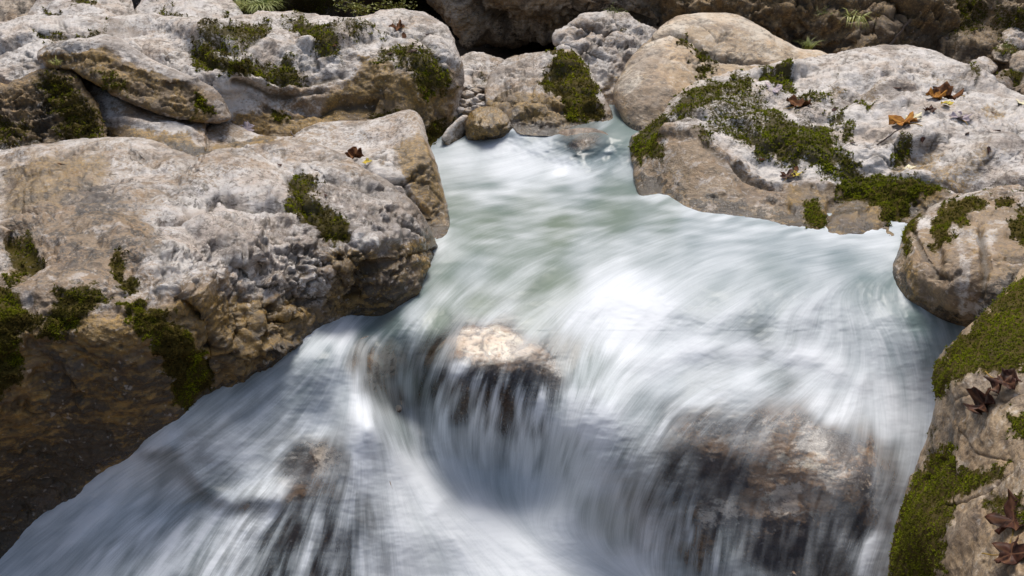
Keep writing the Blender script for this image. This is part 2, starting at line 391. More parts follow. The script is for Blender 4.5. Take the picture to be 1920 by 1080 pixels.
    for pn in paint:
        c, val, soft, poly = pn[:4]; amp = pn[4] if len(pn) > 4 else 14
        if c == 'moss': amp *= 1.6; soft *= 1.9
        uu, vv = u + amp * wb * 1.6, v + amp * wc * 1.6
        pa = np.array(poly, float); dd, _, _, _ = seg_dist(uu, vv, pa, np.roll(pa, -1, 0))
        sd_ = np.where(in_poly(uu, vv, pa), dd, -dd); m = sstep(-soft, soft, sd_)
        ch[c] = np.maximum(ch[c], val * m) if c == 'moss' else ch[c] * (1 - m) + val * m
    chp = ch.pop('chip')
    if (chp > .05).any():
        g1, g2, gp = worley((S + .03 * fine[:, None]) * np.array([1, 1, 1.5]) / .085, seed + 5)
        h = h + chp * (.030 * gp * sstep(0, .22, g2 - g1) - .008 * np.exp(-((g2 - g1) / .06) ** 2)); cav = np.maximum(cav, chp * .8 * np.exp(-((g2 - g1) / .07) ** 2))
    wm = (u > -80) & (u < 2000) & (v > 210) & (v < 1150)
    gap = np.where(wm, water_t(u, v) - tf, 9.0)
    if mat not in (M_WET, M_VEILED):
        h = h * (.35 + .65 * sstep(0, .07, np.abs(gap)))
        band = sstep(.15, .02, gap + .14 * wb) * sstep(-.3, -.05, gap); ch['wet'] = np.maximum(ch['wet'], band); ch['ochre'] = np.maximum(ch['ochre'], band * .55); ch['dark'] = np.maximum(ch['dark'], band * .64)
    smo = ch.pop('sm')
    Pf = Pf + N * (h * rough * fade * (1 - .8 * smo))[:, None]; cav = cav * (1 - .7 * smo)
    # back of the stone: same outline, rounded, own thickness
    nF = len(Pf); inner = np.where(~rim)[0]; bm = np.arange(nF); bm[inner] = nF + np.arange(len(inner))
    Rb = max(30.0, float(np.percentile(d, 90)))
    xb = np.clip(1 - d / Rb, 0, 1)
    tb = t + w * Rm + thick * np.sqrt(np.clip(1 - xb * xb, 0, 1)) + .02
    tb = tb + thick * .15 * lump
    tb = np.maximum(tb, tf + .01)
    Pb = pt(u[inner], v[inner], tb[inner])
    Pall = np.vstack([Pf, Pb]); Qb = bm[Q][:, ::-1]
    cen = np.array([Pf[:, 0].mean(), Pf[:, 1].mean(), Pf[:, 2].min()])
    at = {k: np.r_[x, x[inner] * (0 if k == 'moss' else 1)] for k, x in ch.items()}
    at['cav'] = np.r_[cav, cav[inner] * 0]
    me = mk_mesh(name, Pall - cen, np.vstack([Q, Qb]), at, mat)
    o = link(name, me, cen, None, label, cat, group)
    ROCKS[label] = dict(fit=fit, P=Pf, u=u, v=v, N=N, o=o, cen=cen)
    o['label'] = label
    # moss cushions: thousands of tiny leafy tips rooted where the moss grows
    if (ch['moss'] > .5).any():
        rs = np.random.RandomState(seed + 500)
        mval = ch['moss'] + 1.15 * fbm(S * 30, 3, seed + 130, .6) + .6 * fbm(S * 9, 2, seed + 131)
        cand_all = np.where((mval > .46) & (ch['moss'] > .2) & ins & (u > -70) & (u < 1990) & (v > -60) & (v < 1150))[0]
        for cand in (cand_all,):
            if len(cand) < 24: continue
            k = rs.poisson(step * step / 7.0 * detail, len(cand)); src = np.repeat(cand, k)
            n = len(src)
            if n: grow_moss(o, cen, src, n, rs, u, v, t, tf, Pf, N, S, mval, step, fresh, seed)
    return o
def surf(label, u, v):
    r = ROCKS[label]; i = int(np.argmin((r['u'] - u) ** 2 + (r['v'] - v) ** 2)); return Vector(r['P'][i]), Vector(r['N'][i])

G_L = "boulders on the left bank"; G_R = "boulders on the right bank"
L3A = "huge pale wet boulder in the left foreground with dark mossy lower face beside the cascade"
L3B = "smooth tan wedge shaped boulder behind the left foreground boulder, pointed at the pool edge"
L2 = "broad whitish boulder with brown moss across its top at upper left, behind the wedge boulder"
B9 = "long white boulder with green moss and fallen leaves on the right of the pool"
B10 = "mid sized tan boulder with water trickling on its corner, right edge of the stream"
B11 = "closest mossy boulder in the lower right corner with large dark wet leaves"

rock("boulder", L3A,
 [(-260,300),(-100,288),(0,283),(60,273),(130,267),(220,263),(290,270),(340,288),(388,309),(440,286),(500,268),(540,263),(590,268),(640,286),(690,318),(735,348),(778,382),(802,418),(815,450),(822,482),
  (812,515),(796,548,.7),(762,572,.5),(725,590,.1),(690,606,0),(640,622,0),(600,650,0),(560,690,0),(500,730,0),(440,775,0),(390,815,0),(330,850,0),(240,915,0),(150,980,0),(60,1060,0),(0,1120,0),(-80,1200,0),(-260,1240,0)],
 [(-200,300,'y',4.0),(0,292,'y',4.0),(220,275,'y',4.15),(390,318,'y',3.85),(540,272,'y',4.15),(640,295,'y',4.0),(735,360,'y',3.72),
  (300,400,'z',.37),(600,400,'z',.27),(100,450,'z',.39),(400,500,'z',.26),(200,550,'y',2.5),(0,555,'y',2.42),(-200,560,'y',2.35),(720,480,'z',.14),(650,500,'z',.15),(790,430,'y',3.52),
  (812,485,'w',.0),(780,548,'w',0),(725,585,'w',0),(660,596,'w',0),(605,612,'w',0),(560,640,'w',-.01),(480,690,'w',0),(405,728,'w',0),(340,785,'w',0),(240,862,'w',0),(150,926,'w',0),(60,992,'w',0),(0,1050,'w',0),
  (550,560,'y',2.95),(450,600,'y',2.72),(330,650,'y',2.45),(200,620,'y',2.40),(200,750,'y',2.38),(50,700,'y',2.33),(50,900,'y',2.34),(-200,900,'y',2.2),
  (450,664,'w',-.10),(370,704,'w',-.10),(305,748,'w',-.10),(215,818,'w',-.10),(125,884,'w',-.10),(35,946,'w',-.10),(500,720,'w',.12),(425,760,'w',.13),(365,818,'w',.14),(265,892,'w',.14),(175,960,'w',.14),(85,1025,'w',.14),(0,1110,'w',.12)],
 R=46, thick=1.0, seed=3, jit=3.5, rough=.85, strata=.35, facet=.7, fsize=.42, base=dict(pale=.62, wet=.75),
 bumps=[(90,330,90,40,10,.03),(260,300,90,24,12,.03),(470,350,120,30,25,.05),(280,430,60,25,10,-.03),(360,400,110,14,0,-.05),(600,440,40,60,-25,-.035),(700,420,70,50,20,.05),(740,520,50,45,0,.04),(480,450,130,34,16,.035),
        (30,470,50,35,0,-.04),(240,510,35,30,0,-.04),(120,560,120,20,0,-.03)],
 creases=[([(300,398),(340,402),(385,398),(410,372),(450,385),(520,398),(545,400)],5,.045),([(540,335),(560,372),(572,400),(600,430),(655,452)],10,.05),([(578,318),(600,330),(635,345),(665,350),(700,372)],5,.022),
          ([(540,400),(600,375),(650,368),(720,360),(760,350)],4,.016),([(245,282),(248,296),(275,310),(296,320)],2.5,.016),([(640,480),(690,500),(730,492),(790,470),(815,470)],5,.03),([(660,560),(670,520),(700,500)],6,.04),
          ([(350,470),(400,500),(450,510),(500,540)],5,.024),([(420,440),(470,470),(530,480),(590,500)],4,.02),([(330,560),(380,600),(400,660),(385,720)],8,.03),([(450,560),(520,580),(600,560)],5,.025),([(430,640),(480,600),(540,600)],5,.025),
          ([(0,440),(40,450),(55,480),(30,510),(0,515)],8,.03),([(250,395),(310,420),(260,440)],5,.018),([(720,400),(760,430),(800,450)],4,.02),([(570,470),(620,500),(650,540)],5,.02),([(480,500),(540,540),(560,590)],4,.02)],
 paint=[('pale',.98,30,[(380,360),(560,330),(600,400),(580,480),(540,520),(380,520),(240,470),(250,400)]),('pale',1.0,20,[(600,320),(700,350),(790,420),(780,470),(660,440),(620,400)]),
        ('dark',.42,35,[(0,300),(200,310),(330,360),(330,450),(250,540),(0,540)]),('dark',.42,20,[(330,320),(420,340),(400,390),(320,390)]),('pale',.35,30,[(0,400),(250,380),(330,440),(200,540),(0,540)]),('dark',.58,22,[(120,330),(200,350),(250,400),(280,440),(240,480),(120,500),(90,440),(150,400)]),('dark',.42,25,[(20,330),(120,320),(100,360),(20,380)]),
        ('ochre',.55,30,[(0,300),(200,280),(220,330),(120,400),(0,420)]),
        ('dark',.40,30,[(380,560),(560,520),(640,560),(600,640),(440,740),(380,680)]),('ochre',.7,30,[(400,580),(560,560),(620,600),(440,740)]),('ochre',.95,20,[(610,470),(700,480),(820,440),(822,500),(790,560),(700,600),(600,590),(620,530)]),('dark',.55,25,[(640,540),(720,500),(790,520),(760,590),(660,600)]),
        ('pale',.25,20,[(-260,545),(0,545),(120,535),(240,555),(340,555),(430,560),(560,560),(620,620),(300,1200),(-260,1240)]),
        ('ochre',.80,26,[(-260,575),(60,580),(200,590),(300,570),(430,560),(560,570),(600,620),(300,1200),(-260,1240)]),
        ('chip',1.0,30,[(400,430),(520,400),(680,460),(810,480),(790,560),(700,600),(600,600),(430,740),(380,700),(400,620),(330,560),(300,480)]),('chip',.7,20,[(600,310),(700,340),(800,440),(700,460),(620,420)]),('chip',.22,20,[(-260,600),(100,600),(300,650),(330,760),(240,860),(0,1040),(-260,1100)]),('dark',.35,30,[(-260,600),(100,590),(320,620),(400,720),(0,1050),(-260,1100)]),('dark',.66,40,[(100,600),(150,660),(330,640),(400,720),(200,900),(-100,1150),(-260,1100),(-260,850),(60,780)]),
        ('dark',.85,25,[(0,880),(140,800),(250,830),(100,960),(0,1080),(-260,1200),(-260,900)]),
        ('wet',1.1,30,[(380,350),(640,330),(820,450),(800,560),(600,600),(300,560),(250,420)]),('wet',.6,30,[(-260,600),(300,600),(300,1200),(-260,1240)]),
        ('moss',1.0,7,[(540,345),(560,330),(600,350),(580,375),(610,395),(640,415),(662,440),(640,455),(600,440),(570,415),(542,400),(535,370)]),
        ('moss',1.0,8,[(230,560),(262,562),(300,580),(345,620),(372,655),(400,700),(402,722),(345,768),(325,740),(310,700),(290,650),(250,610)]),
        ('moss',.95,8,[(-40,530),(0,530),(35,545),(60,575),(78,605),(40,620),(30,660),(35,700),(0,720),(-40,720)]),
        ('moss',.9,9,[(105,545),(180,530),(200,560),(150,600),(140,625),(70,630),(90,600)]),('moss',.9,5,[(208,478),(235,474),(240,500),(262,530),(235,540),(222,510)]),
        ('moss',.75,8,[(0,430),(45,438),(60,470),(30,515),(0,520),(20,480)])], fresh=.05)

rock("boulder", L3B,
 [(545,330),(540,285),(550,255),(580,234),(640,226),(690,224),(715,219),(740,214),(770,214),(785,228),(800,265),(815,310),(830,355),(842,400),(844,435),(838,465,.6),(820,500,.3),(760,540,0),(650,460,0)],
 [(560,260,'y',4.6),(640,240,'y',4.75),(760,225,'y',4.8),(700,300,'y',4.25),(790,300,'y',4.3),(830,400,'w',-.12),(838,450,'w',0),(780,420,'y',3.95),(800,495,'w',.05),(600,330,'y',4.25),(720,400,'y',4.0)],
 R=26, thick=.7, seed=7, rough=.8, base=dict(pale=.62, wet=.5, ochre=.12), fsize=.2, facet=.12,
 bumps=[(690,262,60,26,0,-.05),(770,240,26,30,0,.04),(800,340,20,60,-15,.04),(720,330,50,20,30,.03)],
 creases=[([(700,345),(730,350),(760,345),(790,325)],4,.03),([(755,345),(772,372),(800,400)],4,.03),([(780,240),(800,300),(800,380)],5,-.012),([(800,415),(822,402),(830,418),(810,425)],3,.02)],
 paint=[('ochre',.62,10,[(740,270),(790,262),(815,310),(842,400),(844,435),(820,480),(800,420),(780,380),(760,340),(745,310)]),('pale',.95,12,[(590,280),(740,330),(760,380),(700,350),(640,300)]),('dark',.35,8,[(800,390),(844,400),(838,460),(812,480)])])

rock("boulder", L2,
 [(-260,70),(-100,45),(0,40),(50,30),(120,32),(200,33),(260,38),(330,34),(400,40),(470,28),(540,22),(600,27),(660,31),(720,22),(780,20),(815,32),(840,55),(856,90),(865,130),(864,180),(858,220),(840,250,.8),(825,285,.3),(795,300,0),(740,310,0),(600,310,0),(450,340,0),(300,330,0),(-260,330,0)],
 [(-200,60,'y',6.0),(0,60,'y',6.0),(250,50,'y',6.2),(500,40,'y',6.3),(780,35,'y',6.3),(450,100,'z',.60),(600,100,'y',5.75),(200,75,'y',5.7),(200,130,'y',5.4),(680,120,'y',5.65),(800,120,'y',5.7),(450,180,'y',5.25),(550,170,'y',5.4),
  (700,200,'y',5.45),(600,250,'y',5.2),(835,255,'w',.0),(800,285,'w',0),(800,200,'y',5.5),(430,290,'y',5.0),(100,250,'y',5.1),(-200,250,'y',5.0)],
 R=44, thick=1.2, seed=11, rough=1.1, strata=.3, facet=.55, fsize=.5, base=dict(pale=.85),
 bumps=[(380,60,160,18,8,.06),(620,60,120,16,5,.04),(480,110,90,22,20,-.06),(590,95,30,50,20,-.05),(740,150,70,60,0,.05),(600,200,90,20,5,-.06),(520,185,60,18,10,-.05),(300,110,70,20,25,.06)],
 creases=[([(350,90),(400,120),(480,130),(560,150),(640,140)],9,.05),([(430,60),(470,72),(500,64)],6,.03),([(385,75),(430,90),(500,75)],5,.03),([(500,200),(560,215),(640,190),(700,195)],8,.05),([(660,35),(700,60),(760,70),(820,60)],4,.03),([(780,60),(820,110),(845,170)],6,.03),
          ([(60,60),(120,70),(200,60)],6,.03),([(440,160),(520,175),(600,165)],7,.04)],
 paint=[('ochre',.95,22,[(440,215),(600,200),(640,150),(760,150),(860,170),(850,260),(790,300),(600,300),(440,290)]),('dark',.30,15,[(680,110),(720,120),(740,150),(690,170),(670,140)]),
        ('ochre',.8,14,[(670,110),(730,115),(760,160),(720,180),(680,150)]),('dark',.45,20,[(560,240),(700,235),(840,230),(810,290),(700,300),(560,290)]),
        ('pale',.45,20,[(500,150),(640,140),(860,120),(860,260),(440,290)]),
        ('moss',.85,9,[(390,62),(440,58),(500,48),(505,70),(440,85),(395,82)]),('moss',.92,10,[(350,88),(380,78),(430,95),(500,105),(560,115),(570,145),(520,148),(450,130),(400,128),(360,115)]),
        ('moss',.82,9,[(525,38),(560,35),(620,45),(650,80),(640,110),(600,100),(560,70)]),('moss',.76,10,[(740,90),(810,95),(850,150),(850,175),(790,180),(760,130),(700,115)]),
        ('moss',.74,10,[(640,50),(700,58),(720,70),(660,75)]),('moss',.9,4,[(505,203),(525,198),(548,208),(545,222),(515,224)]),('moss',.70,8,[(60,60),(120,68),(170,45),(205,38),(190,60),(120,80),(75,75)]),
        ('moss',.7,8,[(790,235),(850,225),(835,262),(800,285)]),('moss',.78,10,[(690,215),(780,215),(770,240),(700,240)]),('wet',.5,20,[(780,180),(865,180),(860,300),(780,300)])], fresh=.15)

rock("boulder", "overhanging ledge of white topped rock with ochre moss stained face at upper left",
 [(72,102),(100,86),(130,78),(165,70),(200,64),(230,76),(265,98),(300,118),(335,132),(380,152),(408,170),(424,195),(435,220),(418,231),(380,230),(330,224),(280,207),(230,187),(190,162),(160,147),(130,132),(90,126)],
 [(80,105,'y',5.15),(165,78,'y',5.2),(250,105,'y',5.1),(180,120,'y',4.98),(250,160,'y',4.92),(350,160,'y',5.0),(350,210,'y',4.88),(420,210,'y',4.95)],
 R=16, thick=.7, seed=17, jit=3, rough=1.1, base=dict(pale=.5), facet=.3, fsize=.25,
 bumps=[(150,88,60,12,0,.03)],
 creases=[([(80,108),(140,104),(190,108),(250,130),(320,155),(370,150)],4,-.02)],
 paint=[('pale',1.0,7,[(72,102),(130,74),(200,60),(265,95),(380,148),(405,172),(380,160),(320,140),(270,125),(200,90),(160,104),(100,100)],6),
        ('chip',.6,8,[(80,108),(200,100),(380,170),(400,220),(280,200),(90,126)]),('ochre',1.1,6,[(80,108),(150,106),(200,96),(260,125),(320,145),(375,165),(400,215),(380,230),(280,207),(190,162),(90,126)],8),
        ('dark',.5,10,[(100,112),(160,120),(220,150),(250,180),(220,185),(150,140)]),('dark',.35,10,[(300,190),(380,200),(420,225),(330,225)]),
        ('moss',.85,5,[(360,190),(395,188),(400,215),(365,215)]),('moss',.6,8,[(180,130),(230,150),(240,175),(200,160)])])
rock("boulder", "dark brown mossy rock below the overhanging ledge at the left edge",
 [(-260,160),(-80,150),(0,160),(30,150),(60,134),(90,126),(125,130),(150,148),(170,175),(188,210),(196,250),(196,300,0),(-260,310,0)],
 [(-200,180,'y',4.8),(0,180,'y',4.9),(100,140,'y',5.0),(150,200,'y',4.8),(100,260,'y',4.65),(0,280,'y',4.55),(-200,280,'y',4.5)],
 R=20, thick=.6, seed=19, mat=M_BROWN, rough=1.6, facet=.7, fsize=.22, base=dict(pale=.35, ochre=.6, dark=.3, chip=.8),
 creases=[([(70,140),(95,180),(70,230),(75,270)],7,.05),([(0,200),(40,190),(75,200)],5,.03)],
 paint=[('moss',.62,12,[(60,135),(125,135),(190,220),(195,270),(120,275),(90,200)]),('moss',.55,12,[(-20,215),(60,225),(70,275),(-20,275)]),('dark',.6,8,[(65,150),(105,150),(95,210),(80,270),(65,230)])], fresh=0)
rock("boulder", "smooth pale grey shelf of rock between the mossy brown rock and the foreground boulder",
 [(128,140),(150,146),(178,160),(200,172),(235,190),(290,208),(340,224),(385,232),(394,262),(397,300),(392,330,0),(150,320,0)],
 [(140,150,'y',5.3),(140,280,'y',5.1),(200,200,'y',4.95),(300,225,'y',4.9),(380,240,'y',4.9),(215,235,'y',4.8),(300,255,'y',4.72),(380,300,'y',4.6),(230,300,'y',4.6)],
 R=14, thick=.5, seed=23, mat=M_ROCK, rough=.6, base=dict(pale=.6, ochre=.15),
 creases=[([(195,222),(240,228),(290,240),(340,238),(380,262)],5,-.025),([(390,235),(388,265),(396,300)],4,.04)],
 paint=[('ochre',.62,8,[(195,238),(250,238),(290,250),(340,250),(385,275),(390,320),(200,320)]),('pale',1.0,6,[(135,145),(190,205),(240,222),(350,235),(385,290),(370,270),(290,245),(200,232),(150,180)],6)])
rock("boulder", "low brown rock with mossy underside touching the back of the foreground boulder",
 [(386,244),(430,230),(470,248),(520,258),(556,256),(565,262),(560,300,0),(400,330,0)],
 [(400,250,'y',4.95),(470,255,'y',5.0),(550,265,'y',4.9),(450,300,'y',4.65),(550,300,'y',4.6)],
 R=10, thick=.4, seed=29, rough=.9, base=dict(pale=.55), paint=[('ochre',.85,6,[(400,275),(480,258),(560,268),(560,320),(400,330)]),('dark',.4,7,[(410,280),(480,265),(540,268),(500,290)])])

# stones far upper left
rock("boulder", "pale rounded rock with moss fringe on the skyline at upper left",
 [(236,60),(245,30),(262,5),(290,-30),(350,-50),(410,-30),(440,5),(456,30),(440,60,0),(330,70,0)],
 [(260,20,'y',7.1),(350,-20,'y',7.4),(430,20,'y',7.1),(350,30,'y',6.8),(340,65,'y',6.6)], R=18, thick=.7, seed=31, base=dict(pale=.95), step=2.2,
 paint=[('moss',.72,6,[(290,8),(330,20),(385,38),(380,50),(300,28)]),('moss',.6,5,[(420,18),(440,22),(435,35),(420,30)])])
rock("boulder", "white rock slab with mossy crevice at the top left",
 [(52,50),(62,10),(100,-30),(170,-50),(230,-30),(250,10),(245,60,0),(100,70,0)],
 [(80,20,'y',6.9),(170,-20,'y',7.1),(230,20,'y',6.9),(150,35,'y',6.5)], R=16, thick=.6, seed=37, base=dict(pale=.9), step=2.2,
 paint=[('moss',.8,5,[(150,-30),(185,-10),(170,12),(140,8)]),('moss',.7,5,[(80,12),(120,20),(110,32),(75,26)])])
rock("boulder", "brown rock in the top left corner of the picture",
 [(-300,80),(-280,-120),(-60,-160),(30,-120),(66,-30),(62,15),(45,50),(0,70,0)],
 [(-200,0,'y',7.6),(0,-60,'y',7.6),(50,0,'y',7.2),(0,30,'y',7.0)], R=20, thick=.8, seed=41, mat=M_BROWN, base=dict(pale=.7), step=3, rough=1.6, facet=.6)

# far bank and cliff
rock("cliff", "dark shaded cliff closing the gorge behind the boulders",
 [(-1200,240,0),(-1200,-700),(-300,-780),(600,-700),(1400,-760),(2400,-700),(3100,-760),(3100,240,0)],
 [(-1000,100,'y',9.6),(0,0,'y',9.8),(960,60,'y',9.6),(1900,0,'y',9.9),(3000,0,'y',9.6),(960,-500,'y',10.8),(0,-500,'y',11.2),(2000,-500,'y',10.8),(960,180,'y',9.3)],
 R=60, thick=2.0, step=8, seed=43, mat=M_BROWN, rough=4, facet=1.5, fsize=.9, base=dict(pale=.1, ochre=.2, dark=.75), cat='cliff',
 paint=[('moss',.62,20,[(540,-60),(800,-60),(800,40),(540,40)]),('moss',.7,20,[(440,-60),(540,-60),(540,30),(440,30)])], fresh=0)
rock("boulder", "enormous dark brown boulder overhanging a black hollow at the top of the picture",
 [(795,0),(765,-60),(720,-260),(860,-420),(1100,-480),(1420,-470),(1700,-430),(1790,-200),(1800,0),(1780,110),(1700,140,0),(1540,150,0),(1400,140,0),(1260,110,0),(1215,70,.6),(1160,52),(1100,56),(1060,66),(1030,73),(960,80),(905,77),(870,58),(830,28)],
 [(800,-10,'y',8.2),(850,-300,'y',8.9),(1000,0,'y',7.6),(1000,60,'y',7.9),(1200,20,'y',7.7),(1500,60,'y',7.2),(1300,100,'y',7.3),(1700,60,'y',7.2),(1700,-300,'y',8.6),(1300,-300,'y',8.6)],
 R=40, thick=1.6, step=3, seed=47, mat=M_BROWN, rough=2.4, facet=.7, fsize=.7, strata=.6, base=dict(pale=.55, ochre=.45, dark=.20, chip=.7),
 bumps=[(1000,20,90,30,0,.05),(1450,60,120,25,0,-.1),(1620,40,90,40,0,.06)],
 creases=[([(880,-40),(900,20),(950,60)],8,.06),([(1100,0),(1140,30),(1210,50)],8,.06),([(1500,-20),(1480,40),(1530,90)],10,.07),([(1720,-20),(1690,40),(1640,70),(1560,85)],6,.07),([(1560,0),(1600,40),(1680,50)],8,.05)],
 paint=[('pale',1.0,25,[(800,-60),(1230,-60),(1200,20),(1060,60),(960,70),(870,50)]),('dark',0,20,[(830,-60),(1050,-60),(1040,40),(960,60),(880,50)]),('ochre',.75,25,[(1240,-60),(1800,-60),(1800,150),(1260,110)]),('dark',.42,22,[(1260,30),(1480,30),(1560,100),(1400,110),(1240,80)]),('dark',.5,14,[(1050,-10),(1180,0),(1180,40),(1080,40)]),  # pale front also paints in its lit look, over grey-brown streaks
        ('moss',.64,12,[(1420,60),(1480,80),(1560,95),(1560,120),(1480,100),(1400,60)]),('dark',.45,14,[(860,40),(1000,50),(1040,80),(900,85)])], fresh=.1)
rock("boulder", "wrinkled grey brown rock face at the top right corner",
 [(1690,150,0),(1730,110),(1752,80),(1766,30),(1780,-30),(1800,-120),(1900,-280),(2300,-320),(2500,-100),(2500,200,0),(1920,210,0),(1800,180,0)],
 [(1780,60,'y',7.3),(1800,110,'y',6.9),(1880,0,'y',7.3),(2100,-100,'y',7.4),(1950,100,'y',6.9),(2300,100,'y',6.8),(1800,170,'y',6.5)], R=24, thick=1.0, step=3, seed=53, mat=M_BROWN, rough=2.2, facet=.6, strata=.8, base=dict(pale=.45, ochre=.5, dark=.35), paint=[('moss',.6,14,[(1780,-20),(1850,-20),(1840,60),(1790,90)]),('moss',.55,14,[(1870,20),(1930,20),(1930,80),(1860,70)])])
rock("rock_wall", "recessed rock wall coloured near black for the shade of the hollow under the overhanging boulder",
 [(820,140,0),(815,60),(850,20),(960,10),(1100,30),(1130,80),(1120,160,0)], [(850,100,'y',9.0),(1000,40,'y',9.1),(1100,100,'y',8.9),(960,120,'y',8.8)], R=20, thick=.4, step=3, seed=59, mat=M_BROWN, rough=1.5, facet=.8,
 base=dict(pale=.0, ochre=.1, dark=.9), cat='rock wall')  # near-black base colour puts the hollow's shade into the wall

rock("boulder", "cracked whitish boulder between the overhanging rock and the tan boulder",
 [(1040,62),(1060,48),(1086,28),(1118,24),(1150,22),(1175,26),(1192,38),(1215,48),(1232,60),(1228,100),(1200,140),(1172,190),(1158,225,0),(1120,200,0),(1100,130),(1070,112),(1048,100),(1042,85)],
 [(1060,70,'y',6.9),(1120,40,'y',7.0),(1200,60,'y',7.1),(1090,90,'y',6.75),(1150,120,'y',6.6),(1150,190,'y',6.35)],
 R=16, thick=.6, seed=61, rough=1.2, facet=.9, fsize=.22, base=dict(pale=.78),
 creases=[([(1065,48),(1110,52),(1150,70)],3,.04),([(1120,32),(1110,52),(1075,75)],3,.04),([(1120,90),(1140,68),(1165,60)],4,.05),([(1150,30),(1165,60),(1180,90)],3,.03),([(1045,85),(1100,98),(1130,110)],3,.03)],
 paint=[('moss',.75,4,[(1150,52),(1170,48),(1165,70),(1150,75)]),('moss',.6,4,[(1180,28),(1210,35),(1200,42)]),('ochre',.4,10,[(1130,140),(1200,140),(1150,220),(1120,190)])])
rock("boulder", "small grey rock with crack behind the mossy boulder",
 [(862,120),(870,103),(890,98),(910,100),(930,106),(948,115),(945,150),(925,165,0),(880,170,0),(864,150)],
 [(870,120,'y',6.9),(910,105,'y',7.1),(940,120,'y',7.0),(900,150,'y',6.7)], R=12, thick=.4, seed=67, rough=.9, facet=.8, fsize=.2, base=dict(pale=.72),
 creases=[([(888,165),(886,140),(900,125)],3,.03)], paint=[('moss',.5,6,[(895,145),(935,140),(920,165),(895,165)])])
rock("boulder", "boulder draped with dark green moss at the head of the pool",
 [(910,165),(922,140),(942,118),(965,105),(1000,100),(1040,96),(1068,95),(1085,102),(1100,122),(1112,142),(1124,165),(1136,185),(1147,210),(1152,240,0),(1100,250,0),(1020,255,0),(975,250,0),(950,225,.3),(925,205,.7),(912,190)],
 [(925,160,'y',6.0),(1000,105,'y',6.35),(1070,100,'y',6.4),(1000,150,'y',5.95),(1060,150,'y',5.9),(930,195,'y',5.65),(1000,200,'y',5.52),(1080,200,'y',5.46),(1130,200,'y',5.55),(1000,238,'y',5.38),(1100,240,'y',5.34)],
 R=24, thick=.7, seed=71, rough=1.1, facet=.6, fsize=.3, base=dict(pale=.5, ochre=.2, wet=.4),
 bumps=[(1075,150,20,50,-20,.03),(980,160,35,25,0,.03)],
 creases=[([(920,185),(960,200),(1010,195),(1060,205)],5,.04),([(1040,160),(1055,180),(1065,200)],3,.03)],
 paint=[('pale',.8,10,[(930,120),(1040,98),(1030,150),(930,160)]),('pale',1,6,[(1085,105),(1105,125),(1150,215),(1130,200),(1100,140)],4),('chip',.8,10,[(915,110),(1040,100),(1080,245),(915,245)]),('ochre',.9,10,[(915,185),(1000,180),(1080,200),(1080,245),(950,240)]),
        ('moss',1.1,7,[(1035,105),(1060,98),(1085,108),(1100,130),(1112,160),(1124,190),(1122,225),(1070,228),(1060,200),(1035,172),(1010,165),(1020,145),(1040,130)])], fresh=-.05)
rock("boulder", "small glossy brown boulder at the waterline in front of the mossy boulder",
 [(872,240),(874,225),(885,208),(900,199),(925,200),(945,210),(958,222),(970,240),(965,258,0),(920,268,0),(880,262,.3)],
 [(885,225,'y',5.40),(920,205,'y',5.52),(955,230,'y',5.38),(915,245,'y',5.25),(915,262,'w',.05)], R=22, thick=.35, seed=73, rough=1.0, facet=.8, fsize=.12, base=dict(pale=.35, ochre=.62, wet=1.0), paint=[('dark',.5,6,[(870,230),(885,228),(890,258),(872,258)])])
rock("boulder", "pale flat stone at the waterline beside the small brown boulder",
 [(828,262),(838,240),(852,226),(868,216),(880,222),(876,250),(870,268,0),(845,275,0)],
 [(840,250,'y',5.38),(865,225,'y',5.5),(865,262,'w',.02)], R=14, thick=.3, seed=79, rough=.5, base=dict(pale=.75, ochre=.25))

rock("boulder", "tall smooth tan boulder with a dark mossy crack, right of the stream head",
 [(1150,170),(1160,148),(1180,112),(1200,88),(1222,68),(1250,42),(1290,29),(1330,24),(1372,25),(1405,37),(1430,52),(1460,72),(1500,90),(1546,98),(1600,140,0),(1500,300,0),(1300,330,0),(1210,290,0),(1188,262,.3),(1172,235,.8),(1155,200)],
 [(1160,180,'y',5.55),(1250,60,'y',6.2),(1340,35,'y',6.4),(1500,100,'y',6.1),(1300,120,'y',5.85),(1230,200,'y',5.35),(1185,248,'w',.02),(1400,130,'y',5.85),(1300,250,'y',5.3)],
 R=38, thick=.8, seed=83, mat=M_TAN, rough=.6, base=dict(pale=.36), detail=1.5,
 bumps=[(1240,150,40,60,20,.05),(1350,60,70,20,15,.03)],
 creases=[([(1210,75),(1255,62),(1300,80),(1320,100),(1350,108),(1440,122)],3.5,.045)],
 paint=[('pale',1.0,12,[(1225,62),(1290,25),(1405,32),(1546,95),(1500,100),(1400,60),(1300,50),(1240,80)]),('moss',.72,4,[(1262,66),(1285,72),(1325,98),(1350,104),(1345,112),(1315,108),(1280,88)]),('moss',.62,6,[(1295,125),(1350,115),(1340,140),(1300,150)]),
        ('pale',.9,10,[(1150,170),(1250,42),(1260,60),(1180,180)])], fresh=-.2)

